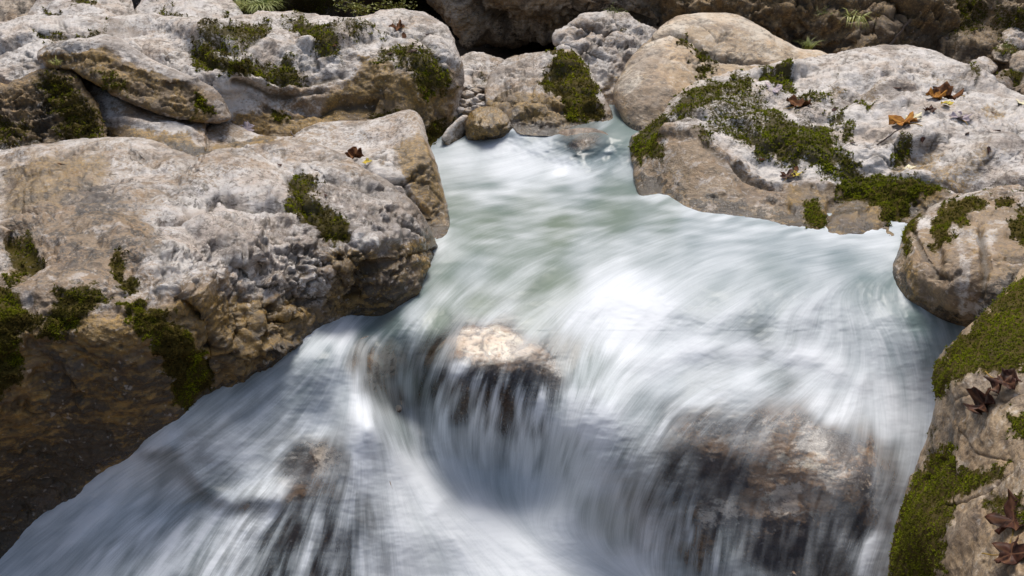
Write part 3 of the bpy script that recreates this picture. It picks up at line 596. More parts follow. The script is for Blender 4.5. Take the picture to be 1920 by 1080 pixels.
rock("boulder", B9,
 [(1181,272),(1184,258),(1200,246),(1222,232),(1244,210),(1258,190),(1275,172),(1300,150),(1330,138),(1380,128),(1440,120),(1500,110),(1545,102),(1590,95),(1630,86),(1670,83),(1710,86),(1760,100),(1810,122),(1860,150),(1920,178),(2100,220),(2260,380),(2200,480,0),(1900,520,0),(1700,480,0),(1640,470,0),(1560,462,0),(1480,448,0),(1400,432,0),(1300,412,0),(1220,385,0),(1196,362,.4),(1187,320),(1182,295)],
 [(1200,370,'w',0),(1300,391,'w',0),(1400,410,'w',0),(1480,424,'w',0),(1560,438,'w',0),(1680,446,'w',0),(1190,290,'y',4.85),(1250,270,'y',4.72),(1230,350,'w',-.02),
  (1350,300,'y',4.42),(1500,350,'y',4.22),(1600,380,'y',4.1),(1600,412,'w',-.06),(1660,415,'w',-.08),(1520,395,'w',-.06),(1400,385,'w',-.05),(1300,440,'w',.15),(1600,480,'w',.15),
  (1320,150,'y',5.6),(1400,140,'y',5.7),(1520,115,'y',5.9),(1670,95,'y',5.9),(1860,160,'y',5.4),(1600,200,'z',.36),(1500,250,'z',.27),(1300,210,'y',5.05),(1400,270,'y',4.62),(1700,300,'z',.245),(1880,250,'z',.31),(1900,330,'z',.24),(1760,350,'y',4.0),(2100,300,'y',4.4),(1700,410,'y',3.92)],
 R=30, thick=1.0, seed=89, rough=.95, facet=.6, fsize=.5, strata=.3, base=dict(pale=.95, wet=.3), fresh=.8, detail=1.15,
 bumps=[(1640,120,90,20,5,.04),(1300,300,70,60,0,.04),(1740,240,80,20,-15,.04),(1850,290,90,20,-25,.06),(1700,290,70,20,-20,-.06),(1840,330,60,25,-15,-.07),(1560,210,60,18,-30,-.05),(1460,180,50,15,-20,-.04),(1780,180,60,15,10,-.04),(1620,170,50,12,-20,-.035),(1450,320,40,40,40,-.05)],
 creases=[([(1240,255),(1300,262),(1370,300),(1400,310),(1440,325),(1480,340),(1560,350),(1620,350)],6,-.02),([(1370,300),(1400,330),(1460,345)],6,.05),([(1320,280),(1370,320),(1400,360)],10,.02),([(1545,430),(1560,380),(1600,360)],6,.02),([(1680,430),(1670,380),(1700,350)],6,.02),
          ([(1660,320),(1720,340),(1800,345),(1920,320)],7,.05),([(1350,145),(1420,140),(1490,145)],4,.02),([(1500,230),(1540,250),(1560,290)],5,.02)],
 paint=[('sm',.85,14,[(1181,300),(1250,265),(1310,275),(1370,310),(1430,350),(1460,440),(1300,410),(1190,370)]),('pale',.35,12,[(1183,270),(1250,250),(1310,262),(1370,300),(1440,325),(1500,345),(1620,352),(1680,340),(1760,360),(1900,345),(1900,500),(1400,500),(1180,390)]),
        ('ochre',.30,16,[(1190,300),(1300,270),(1380,310),(1460,345),(1460,440),(1300,410),(1190,370)]),('ochre',.95,14,[(1480,350),(1640,360),(1780,350),(1700,460),(1560,470),(1480,440)]),
        ('dark',.32,14,[(1350,280),(1450,330),(1480,400),(1420,400),(1370,330)]),('dark',.5,8,[(1185,340),(1300,385),(1560,432),(1560,450),(1190,380)],5),
        ('ochre',.5,14,[(1700,260),(1780,270),(1760,300),(1680,330),(1660,310)]),('ochre',.45,14,[(1740,310),(1850,280),(1870,300),(1800,350),(1740,350)]),
        ('dark',.35,10,[(1680,280),(1740,270),(1720,300),(1670,320)]),('dark',.35,10,[(1800,290),(1850,280),(1840,320),(1790,335)]),
        ('ochre',.5,10,[(1600,165),(1660,160),(1680,175),(1620,185)]),('ochre',.5,10,[(1850,195),(1900,200),(1880,225),(1830,215)]),('dark',.42,8,[(1490,215),(1560,170),(1590,160),(1570,195),(1510,235)]),('ochre',.42,10,[(1540,160),(1580,150),(1590,165),(1530,190)]),('ochre',.35,10,[(1720,140),(1800,150),(1790,165),(1720,165)]),
        ('moss',1.0,6,[(1181,258),(1196,246),(1215,242),(1240,218),(1254,232),(1252,262),(1246,298),(1220,300),(1200,305),(1184,292)]),
        ('moss',.66,8,[(1240,215),(1258,190),(1300,150),(1410,132),(1420,160),(1400,180),(1330,190),(1290,230),(1256,226)]),
        ('moss',.76,8,[(1300,180),(1340,180),(1330,210),(1310,235),(1285,238),(1288,205)]),('moss',.95,5,[(1432,128),(1478,125),(1484,160),(1450,165),(1430,145)]),
        ('moss',.78,8,[(1390,180),(1430,200),(1470,230),(1500,232),(1560,225),(1575,290),(1600,300),(1590,330),(1500,300),(1440,290),(1400,270),(1330,245),(1335,232),(1400,245),(1440,240),(1400,200)]),
        ('moss',.9,7,[(1480,260),(1520,232),(1548,224),(1568,262),(1545,280),(1490,290)]),('moss',1.05,7,[(1580,330),(1640,322),(1690,332),(1770,348),(1775,362),(1700,375),(1700,410),(1665,418),(1650,390),(1620,368),(1575,362)]),
        ('moss',.85,6,[(1665,280),(1700,260),(1722,262),(1700,290),(1670,300)]),('moss',1.0,6,[(1505,380),(1525,375),(1548,405),(1545,430),(1515,425)],6),
        ('moss',.7,5,[(1560,190),(1590,188),(1585,215),(1555,225)]),('moss',.66,6,[(1600,185),(1650,182),(1640,200),(1600,200)]),('moss',.62,5,[(1575,230),(1605,228),(1600,260),(1575,255)]),('moss',.9,4,[(1810,148),(1830,150),(1825,165),(1812,165)]),
        ('moss',.50,10,[(1250,200),(1300,160),(1420,150),(1440,200),(1500,240),(1580,250),(1600,340),(1500,310),(1400,280),(1330,240),(1260,240)]),('moss',.55,6,[(1480,180),(1580,160),(1570,175),(1500,215)]),('moss',.75,6,[(1540,330),(1600,305),(1640,320),(1600,345)]),('moss',.7,5,[(1310,255),(1330,258),(1325,280),(1312,275)]),
        ('wet',.8,14,[(1780,250),(1920,200),(1920,340),(1700,345)])])

rock("boulder", B10,
 [(1664,520,.8),(1668,500),(1680,478),(1690,450),(1695,430),(1710,412),(1725,402),(1760,382),(1800,368),(1840,358),(1880,350),(1940,338),(2100,330),(2250,600),(2000,700,0),(1860,680,0),(1800,650,0),(1745,625,0),(1700,590,0),(1676,560,.3)],
 [(1690,440,'y',3.72),(1740,400,'y',3.78),(1850,365,'y',3.85),(1680,510,'w',-.04),(1720,565,'w',-.02),(1770,600,'w',0),(1800,500,'y',3.12),(1750,450,'y',3.4),(1900,450,'y',3.3),(1820,620,'w',0),(1880,600,'y',2.9),(2100,450,'y',3.3),(1780,640,'w',.15)],
 R=26, thick=.7, seed=97, rough=.75, facet=.35, fsize=.3, mat=M_ROCK, base=dict(pale=.18, wet=.5, ochre=.30), fresh=.2,
 bumps=[(1720,490,22,60,10,.035),(1800,520,50,60,0,.03),(1755,480,10,60,-12,-.03)],
 creases=[([(1710,430),(1735,480),(1760,520),(1790,530),(1800,515)],3.5,.02),([(1840,430),(1850,500),(1840,560)],6,.03)],
 paint=[('pale',.9,6,[(1715,400),(1840,350),(1900,345),(1840,370),(1740,398)],5),('pale',1,4,[(1722,405),(1742,400),(1746,425),(1724,432)],4),('pale',.85,10,[(1810,440),(1880,430),(1860,470),(1820,460)]),
        ('pale',.75,8,[(1785,420),(1805,425),(1815,480),(1820,580),(1800,580),(1795,480)]),
        ('dark',.6,12,[(1840,540),(1920,500),(1900,600),(1800,620),(1780,600),(1830,590)]),('ochre',.7,10,[(1700,500),(1720,500),(1740,580),(1700,570)]),('dark',.3,8,[(1668,490),(1700,470),(1700,540),(1670,540)]),
        ('moss',1.0,5,[(1688,430),(1700,412),(1722,406),(1720,430),(1708,450),(1712,480),(1700,490),(1690,460)]),('moss',1.0,6,[(1745,400),(1765,388),(1835,374),(1850,390),(1820,405),(1805,425),(1785,420),(1785,455),(1765,462),(1745,450)]),
        ('moss',1.0,7,[(1850,358),(1900,350),(1990,345),(1990,470),(1910,460),(1890,420),(1920,405),(1880,390)])])

rock("boulder", B11,
 [(2200,380),(1990,440),(1935,470),(1915,500),(1900,525),(1880,550),(1850,580),(1825,605),(1800,628),(1770,655),(1750,685),(1748,710),(1755,740),(1752,775),(1740,815),(1722,860),(1705,900),(1692,940),(1678,985),(1668,1030),(1664,1080),(1668,1180),(1750,1320),(2400,1400),(2400,380)],
 [(1770,700,'y',2.05),(1900,560,'y',2.15),(2100,450,'y',2.3),(1740,830,'y',1.95),(1700,950,'y',1.85),(1680,1060,'y',1.75),(1850,800,'y',1.68),(1850,700,'y',1.85),(1900,1000,'y',1.35),(1800,1000,'y',1.50),(1900,800,'y',1.6),(2100,800,'y',1.4),(1850,1200,'y',1.2),(2200,1200,'y',1.1),(1700,1180,'y',1.6)],
 R=40, thick=.5, seed=101, jit=5, rough=.5, facet=.15, fsize=.3, mat=M_TAN, base=dict(pale=.16, ochre=.42, dark=.30, wet=.6), fresh=1.0, detail=.8,
 bumps=[(1800,720,30,40,0,.02),(1740,1000,30,60,10,.02)],
 creases=[([(1790,760),(1830,740),(1870,745)],3,.006),([(1800,800),(1830,850),(1900,870)],2.5,.006),([(1780,950),(1850,930),(1900,890)],3,.007)],
 paint=[('ochre',.6,10,[(1740,780),(1800,750),(1840,800),(1780,860),(1740,850)]),('dark',.35,10,[(1740,800),(1780,770),(1800,860),(1750,880)]),('pale',.9,10,[(1810,720),(1870,690),(1880,720),(1830,745)]),
        ('moss',1.1,8,[(1750,690),(1800,630),(1850,580),(1900,525),(1990,480),(1990,690),(1900,700),(1850,700),(1800,712),(1775,745),(1756,740)]),
        ('moss',1.05,8,[(1738,850),(1775,838),(1800,850),(1790,890),(1830,885),(1890,870),(1888,895),(1830,920),(1800,930),(1780,980),(1775,1040),(1755,1120),(1660,1120),(1665,1030),(1692,940),(1715,890)]),
        ('moss',.9,6,[(1890,780),(1990,770),(1990,830),(1900,810)]),('moss',.66,8,[(1850,940),(1920,925),(1930,990),(1860,970)]),('moss',.6,6,[(1735,815),(1760,800),(1745,850)]),
        ('ochre',.7,8,[(1810,600),(1790,650),(1760,680),(1755,660)])])

# right top rubble
rs = random.Random(4)
RB = [((1868,160),34,24,6.0,'grey'),((1900,150),30,26,6.1,'large'),((1845,125),24,20,6.4,'flat'),((1885,100),26,18,6.6,'mossy'),((1915,120),26,22,6.3,'dark'),((1905,70),30,22,6.9,'pale'),((1862,75),20,14,7.0,'small'),((1950,170),40,30,6.0,'outermost')]
lab = {'grey':'angular grey stone resting against the back of the long white boulder','large':'large ribbed grey stone in the rubble at the right edge','flat':'flat grey stone at the left end of the rubble at upper right','mossy':'moss capped stone in the rubble at upper right',
       'dark':'dark stone half hidden in the rubble at the right edge','pale':'pale stone highest in the rubble at the right edge','small':'small stone tucked below the wrinkled rock face','outermost':'stone outermost on the right of the rubble'}
for k, ((cu, cv), a, b, y, kd) in enumerate(RB):
    ol = [(cu + a * math.cos(q) * rs.uniform(.8, 1.15), cv + b * math.sin(q) * rs.uniform(.8, 1.15)) for q in [i * math.tau / 8 for i in range(8)]]
    rock("stone", lab[kd], ol, [(cu, cv - b, 'y', y + .2), (cu, cv + b, 'y', y - .1), (cu - a, cv, 'y', y), (cu + a, cv + 5, 'y', y)], R=min(a, b) * .8, thick=.25, seed=110 + k, mat=M_ROCK if kd in ('grey', 'pale', 'flat') else M_BROWN,
         facet=.8, fsize=.15, rough=1.2, base=dict(pale=.6, ochre=.2, dark=.2), paint=[('moss', .8, 5, [(cu - a, cv - b), (cu + a, cv - b), (cu + a * .6, cv), (cu - a * .6, cv)])] if kd in ('mossy', 'large') else [], cat='stone', group="rubble at the upper right")

# pebbles at the head of the pool: one mesh shape each, placed on the gravel
def pebble(cx, cy, cz, r, seed, label, mat, flat=.65):
    n, m = 28, 18; th = np.linspace(0, math.pi, m); ph = np.linspace(0, math.tau, n, endpoint=False)
    T, Ph = np.meshgrid(th, ph, indexing='ij')
    D = np.stack([np.sin(T) * np.cos(Ph), np.sin(T) * np.sin(Ph), np.cos(T)], -1).reshape(-1, 3)
    rad = 1 + .45 * noise(D * 1.3 + seed * 3.1, seed) + .12 * noise(D * 4 + seed, seed + 1)
    Pp = D * rad[:, None] * np.array([r * 1.15, r, r * flat])
    idx = np.arange(m * n).reshape(m, n); nx = np.roll(idx, -1, 1)
    Q = np.stack([idx[:-1].ravel(), idx[1:].ravel(), nx[1:].ravel(), nx[:-1].ravel()], -1)
    z = np.zeros(len(Pp)); rr = random.Random(seed)
    me = mk_mesh("pebble", Pp, Q, dict(pale=z + rr.uniform(.5, 1.0), ochre=z + rr.uniform(0, .25), dark=z, wet=z + .4, moss=z, cav=z), mat)
    link("pebble", me, (cx, cy, cz), None, label, 'pebble', "pebbles at the head of the pool")
PB = [(876,178,10,6.05,'pinkish pebble nearest the grey rock'),(892,172,9,6.2,'round white pebble under the grey rock'),(903,182,8,6.1,'small pale pebble touching the mossy boulder'),(870,195,12,5.95,'large pale pebble beside the left boulder'),
      (888,192,11,5.95,'broad cream pebble in the middle of the heap'),(905,197,8,5.9,'little grey pebble at the foot of the mossy boulder'),(878,210,10,5.85,'pale pebble just above the glossy brown boulder'),(868,184,7,6.1,'tiny grey pebble on the left of the heap'),
      (899,165,7,6.3,'smallest pebble at the top of the heap'),(862,206,8,5.85,'wet pebble on the left edge of the heap'),(893,204,8,5.85,'rounded pebble lowest in the heap'),(882,165,7,6.3,'flat grey pebble at the top of the heap')]
for k, (u_, v_, r_, y_, lb) in enumerate(PB):
    t_ = y_ / ray(u_, v_)[1]; p_ = pt(u_, v_, t_)
    pebble(p_[0], p_[1], p_[2], r_ * 1.15 * t_ / F, 200 + k, lb, M_ROCK)

# stones in the stream, seen through the water
rock("boulder", "rounded brown rock rising through the water in the middle of the falls",
 [(775,720),(800,680),(820,652),(845,627),(872,610),(905,603),(945,610),(985,630),(1020,655),(1050,685),(1068,720),(1068,790,0),(1060,900,0),(1000,940,0),(880,940,0),(800,900,0),(775,800,0)],
 [(905,612,'w',.010),(840,645,'w',.010),(870,665,'w',.006),(905,650,'w',.004),(950,650,'w',.005),(990,665,'w',.006),(1025,695,'w',.007),(900,690,'w',.006),(960,705,'w',.006),(1040,722,'w',.010),(850,715,'w',.010),(905,725,'w',.009),(860,770,'w',.014),(950,780,'w',.014),(1030,780,'w',.032),(985,735,'w',.016),(900,840,'w',.045),(980,850,'w',.055),(850,860,'w',.05),(950,900,'w',.05),(1050,880,'w',.05),(785,740,'w',.04),(800,860,'w',.06),(805,670,'w',.025),(855,606,'w',.025),(960,604,'w',.02),(1068,680,'w',.025)],
 R=20, thick=.4, seed=131, mat=M_VEILED, rough=.12, facet=.2, fsize=.12, base=dict(pale=.25, wet=1.0, dark=.2), 
 paint=[('pale',.85,14,[(865,622),(905,608),(960,628),(1005,662),(1030,690),(1000,690),(950,668),(890,660),(850,650)]),('dark',.8,12,[(780,690),(850,672),(900,682),(960,692),(1000,690),(1060,700),(1060,940),(800,940)]),('dark',.9,4,[(888,604),(912,604),(910,614),(890,612)],3)])
rock("boulder", "broad mottled rock under the thin water veil at lower right",
 [(1120,1160,0),(1160,1020,0),(1200,930,0),(1225,880,0),(1245,820,0),(1280,780,0),(1350,755,0),(1450,745,0),(1560,755,0),(1640,790,0),(1700,850,0),(1740,950,0),(1760,1160,0)],
 [(1300,790,'w',.035),(1420,775,'w',.03),(1560,780,'w',.03),(1670,850,'w',.035),(1280,860,'w',.018),(1400,850,'w',.016),(1500,845,'w',.016),(1620,880,'w',.018),(1240,920,'w',.025),(1230,870,'w',.028),(1350,950,'w',.015),(1450,940,'w',.015),(1550,950,'w',.015),(1640,990,'w',.016),(1700,960,'w',.035),(1280,970,'w',.02),
  (1400,1040,'w',.014),(1550,1050,'w',.014),(1230,1030,'w',.04),(1310,1070,'w',.018),(1500,1140,'w',.014),(1710,1030,'w',.04)],
 R=10, thick=.3, seed=137, mat=M_VEILED, rough=.16, facet=.3, fsize=.16, base=dict(pale=.30, wet=.9, dark=.42),
 paint=[('dark',.95,12,[(1245,860),(1290,835),(1330,860),(1400,870),(1400,920),(1330,935),(1250,940)]),('dark',.85,10,[(1300,790),(1370,780),(1430,780),(1420,810),(1320,810)]),('dark',.95,9,[(1500,830),(1530,805),(1590,810),(1635,830),(1600,845),(1560,850),(1500,850)]),
        ('dark',.75,14,[(1340,960),(1480,980),(1560,960),(1620,1000),(1640,1080),(1340,1080)]),('dark',.9,8,[(1550,960),(1590,945),(1615,975),(1580,1000),(1555,990)]),('dark',.6,8,[(1570,860),(1640,870),(1660,930),(1620,920)]),
        ('pale',1.15,12,[(1440,920),(1500,910),(1500,960),(1450,960)]),('pale',1.1,12,[(1300,950),(1370,930),(1400,990),(1320,990)]),('pale',1.1,8,[(1530,870),(1560,880),(1565,930),(1545,915)]),('pale',1.0,14,[(1350,815),(1450,815),(1440,840),(1350,840)]),('pale',1.1,14,[(1600,880),(1690,900),(1720,1000),(1640,960)])])
rock("boulder", "brown rock glimpsed beneath the left cascade",
 [(300,1160,0),(330,960,0),(360,880,0),(430,830,0),(540,800,0),(640,800,0),(700,850,0),(740,930,0),(770,1160,0)],
 [(430,860,'w',0.080),(560,840,'w',0.050),(600,870,'w',0.030),(660,900,'w',0.060),(450,950,'w',0.070),(600,950,'w',0.080),(700,1000,'w',0.080),(400,1080,'w',0.100),(550,1080,'w',0.100),(700,1080,'w',0.100),(350,1000,'w',0.100)],
 R=10, thick=.3, seed=139, mat=M_VEILED, rough=.35, facet=.5, fsize=.16, base=dict(pale=.38, wet=.8, dark=.3),
 paint=[('dark',.85,12,[(525,840),(580,825),(590,880),(560,915),(520,900)]),('dark',.9,14,[(470,940),(620,925),(680,990),(720,1160),(440,1160)]),('pale',1.0,10,[(590,830),(640,850),(650,900),(600,900)]),('ochre',.6,10,[(330,870),(440,860),(520,930),(400,950)])])
rock("boulder", "submerged cream stone in the chute beside the middle rock",
 [(640,700,0),(655,655,0),(690,630,0),(740,635,0),(765,680,0),(765,760,0),(745,800,0),(700,780,0),(660,740,0)],
 [(690,660,'w',.04),(730,660,'w',.04),(700,710,'w',.03),(740,740,'w',.03),(735,780,'w',.035),(670,700,'w',.02)], R=10, thick=.2, seed=149, mat=M_VEILED, rough=.25, base=dict(pale=1.1, wet=.8, ochre=.15),
 paint=[('ochre',.7,8,[(665,660),(700,665),(700,700),(670,700)]),('dark',.6,6,[(725,755),(755,760),(750,780),(725,770)])])
rock("boulder", "flat brown stone under the little step where the stream enters the pool",
 [(1030,262,0),(1045,248,0),(1080,240,0),(1120,242,0),(1140,252,0),(1130,275,0),(1080,282,0),(1040,278,0)],
 [(1050,258,'w',0.015),(1100,250,'w',0.005),(1130,258,'w',0.035),(1080,272,'w',0.035),(1050,272,'w',0.045)], R=8, thick=.15, seed=151, mat=M_WET, rough=.3, base=dict(pale=.5, wet=1, ochre=.4))

# ------------------------------------------------------------------ stream bed: one sheet under everything
def bed_z(X, Y):
    z = np.interp(Y, [-30, 0, 2.3, 3.0, 3.4, 5.6, 6.0, 9, 14, 60], [-1.6, -1.2, -1.0, -.85, -.45, -.2, .04, .1, .6, 6])
    z = z + np.clip(np.abs(X) - 3.5, 0, 60) * .25
    return z + .06 * fbm(np.stack([X.ravel() * 1.5, Y.ravel() * 1.5, X.ravel() * 0], -1), 4, 9).reshape(X.shape)
gx = np.sign(np.linspace(-1, 1, 201)) * np.abs(np.linspace(-1, 1, 201)) ** 2.2 * 60; gy = np.linspace(-1, 1, 201); gy = 4 + np.sign(gy) * np.abs(gy) ** 2.2 * 60
X, Y = np.meshgrid(gx, gy); Z = bed_z(X, Y); idx = np.arange(X.size).reshape(X.shape)
Qg = np.stack([idx[:-1, :-1].ravel(), idx[:-1, 1:].ravel(), idx[1:, 1:].ravel(), idx[1:, :-1].ravel()], -1); z0 = np.zeros(X.size)
link("ground", mk_mesh("ground", np.stack([X.ravel(), Y.ravel(), Z.ravel()], -1), Qg, dict(pale=z0 + .5, ochre=z0 + .3, dark=z0 + .3, wet=z0 + .3, moss=z0, cav=z0), M_WET), label="brown gravelly stream bed and banks", kind="structure")

# ------------------------------------------------------------------ flow of the stream
FL = [ # streamlines, upstream to downstream
 [(1180,240),(1130,262),(1050,300),(950,310),(860,300),(820,290)],[(960,238),(930,262),(880,280)],[(1075,258),(1060,290),(1030,320)],[(1110,262),(1120,300),(1090,330)],[(1150,262),(1165,300),(1150,325)],[(1020,258),(1000,290),(960,315)],[(1190,270),(1160,310),(1080,330),(960,330),(860,340)],[(1180,345),(1080,370),(960,380),(860,370)],
 [(1180,330),(1080,340),(960,352),(860,372)],[(1180,355),(1060,372),(940,390),(860,410)],[(1250,390),(1100,402),(960,425),(870,470),(820,540),(740,600),(650,640)],
 [(1330,425),(1180,440),(1040,475),(920,530),(820,600),(780,670),(770,850),(800,900)],[(1450,440),(1300,445),(1180,480),(1060,540),(960,600)],[(1690,470),(1540,450),(1400,455),(1260,490),(1160,560),(1100,640),(1080,760)],
 [(1680,500),(1540,485),(1400,500),(1290,550),(1230,620),(1200,660)],[(1560,515),(1440,535),(1370,590),(1340,650)],[(1500,550),(1480,600),(1490,660)],[(1545,550),(1590,600),(1610,680)],[(1220,520),(1150,590),(1120,680)],
 [(1600,545),(1680,620),(1710,700),(1730,780),(1720,880),(1690,980)],[(1690,550),(1750,600),(1770,680),(1750,760)],
 [(1400,650),(1280,670),(1190,710),(1130,790),(1090,870),(1060,950)],[(1480,670),(1350,700),(1250,750),(1190,830),(1150,920),(1130,1000)],[(1560,680),(1450,730),(1340,790),(1270,880),(1230,960),(1210,1040)],
 [(1600,690),(1560,760),(1500,850),(1450,950),(1420,1060)],[(1640,700),(1660,800),(1640,900),(1600,1000),(1570,1080)],
 [(860,620),(835,680),(800,760),(790,850),(810,910)],[(880,650),(850,720),(830,800),(840,900)],[(930,660),(910,740),(895,820),(890,920)],[(985,670),(960,740),(945,820),(935,930)],[(1040,690),(1035,760),(1030,850),(1010,940)],
 [(640,600),(560,660),(440,740),(330,820),(200,900),(80,1000),(-20,1080)],[(650,620),(590,700),(480,790),(340,880),(200,980),(80,1090)],[(655,640),(620,720),(540,800),(430,880),(310,980),(220,1090)],
 [(655,650),(640,740),(580,830),(500,900),(430,980),(370,1090)],[(660,660),(655,760),(640,850),(600,950),(560,1090)],[(665,670),(680,760),(700,850),(710,950),(720,1090)],[(668,690),(710,770),(770,860),(840,940),(900,1010)],
 [(690,690),(740,790),(800,880),(880,950),(960,1000)],[(800,900),(880,960),(980,1010),(1100,1060),(1200,1100)],[(1050,950),(1000,990),(1040,1040),(1150,1090)],[(1300,940),(1280,1020),(1270,1110)],[(1400,800),(1370,880),(1340,970),(1330,1100)],[(1480,820),(1450,930),(1440,1100)],[(1560,900),(1530,1000),(1520,1110)],
]
def build_water():
    gs = 1.6
    us = np.arange(-90, 2010, gs); vs = np.arange(190, 1175, gs); nu, nv = len(us), len(vs)
    U, V = np.meshgrid(us, vs)
    # coarse flow field
    pts = []; tg = []
    for l in FL:
        a = np.array(l, float)
        for p, q in zip(a[:-1], a[1:]):
            n = max(1, int(np.hypot(*(q - p)) / 14))
            for j in range(n): pts.append(p + (q - p) * (j + .5) / n); tg.append((q - p) / np.hypot(*(q - p)))
    pts = np.array(pts); tg = np.array(tg)
    cs = 12; cu = np.arange(-96, 2016, cs); cv = np.arange(180, 1184, cs); CU, CV = np.meshgrid(cu, cv)
    d2 = (CU.ravel()[:, None] - pts[:, 0]) ** 2 + (CV.ravel()[:, None] - pts[:, 1]) ** 2
    wgt = 1 / (d2 + 700 + 3500 * sstep(620, 480, CV.ravel())[:, None]) ** 1.5; Fx = (wgt @ tg[:, 0] / wgt.sum(1)).reshape(CU.shape); Fy = (wgt @ tg[:, 1] / wgt.sum(1)).reshape(CU.shape)
    # a little wandering so that the strands are not parallel
    cP = np.c_[CU.ravel() / 60, CV.ravel() / 60, CU.ravel() * 0]; wn_ = (.22 * fbm(cP, 3, 77)).reshape(CU.shape)
    Fx, Fy = Fx * np.cos(wn_) - Fy * np.sin(wn_), Fx * np.sin(wn_) + Fy * np.cos(wn_)
    L = np.hypot(Fx, Fy) + 1e-6; Fx /= L; Fy /= L
    def bil(A, u, v, u0, v0, st):
        x = np.clip((u - u0) / st, 0, A.shape[1] - 1.001); y = np.clip((v - v0) / st, 0, A.shape[0] - 1.001)
        i = x.astype(np.int32); j = y.astype(np.int32); fx = x - i; fy = y - j
        return (A[j, i] * (1 - fx) + A[j, i + 1] * fx) * (1 - fy) + (A[j + 1, i] * (1 - fx) + A[j + 1, i + 1] * fx) * fy
    vx = bil(Fx, U, V, cu[0], cv[0], cs).astype(np.float32); vy = bil(Fy, U, V, cu[0], cv[0], cs).astype(np.float32)
    rs = np.random.RandomState(2)
    def blur(A, r):
        for ax in (0, 1):
            for _ in range(2):
                k = 2 * r + 1; c = np.cumsum(np.concatenate([np.repeat(np.take(A, [0], ax), r + 1, ax), A, np.repeat(np.take(A, [-1], ax), r, ax)], ax), ax)
                A = (np.take(c, range(k, c.shape[ax]), ax) - np.take(c, range(0, c.shape[ax] - k), ax)) / k
        return A
    n0 = rs.normal(size=(nv, nu)); N1 = n0 / n0.std()
    N2 = blur(rs.normal(size=(nv, nu)), 2); N2 /= N2.std(); N3 = blur(rs.normal(size=(nv, nu)), 6); N3 /= N3.std(); N4 = blur(rs.normal(size=(nv, nu)), 14); N4 /= N4.std()
    def lic(steps, h, srcs):
        acc = [s.copy() * 1.0 for s in srcs]; cnt = 1
        J, I = np.meshgrid(np.arange(nv), np.arange(nu), indexing='ij')
        for sg in (1, -1):
            x = I.astype(np.float32); y = J.astype(np.float32)
            for k in range(steps):
                xi = np.clip(x + .5, 0, nu - 1).astype(np.int32); yi = np.clip(y + .5, 0, nv - 1).astype(np.int32)
                x = np.clip(x + sg * h * vx[yi, xi], 0, nu - 1); y = np.clip(y + sg * h * vy[yi, xi], 0, nv - 1)
                xi = (x + .5).astype(np.int32).clip(0, nu - 1); yi = (y + .5).astype(np.int32).clip(0, nv - 1)
                w = .5 + .5 * math.cos(math.pi * k / steps)
                for a, s_ in zip(acc, srcs): a += w * s_[yi, xi]
        return [(a - a.mean()) / a.std() for a in acc]
    L1, L2_ = lic(22, 1.0, [N1, N2])
    L3, L4 = lic(36, 2.2, [N3, N4])
    T = water_t(U, V)
    NH = rs.normal(size=(nv, nu))
    for _ in range(2):
        c_ = np.cumsum(np.pad(NH, ((0, 0), (13, 12)), mode='wrap'), 1); NH = (c_[:, 25:] - c_[:, :-25]) if c_.shape[1] - 25 == nu else NH
        c_ = np.cumsum(np.pad(NH, ((3, 2), (0, 0)), mode='wrap'), 0); NH = (c_[5:] - c_[:-5]) if c_.shape[0] - 5 == nv else NH
    NH /= NH.std(); far = sstep(540, 420, V)
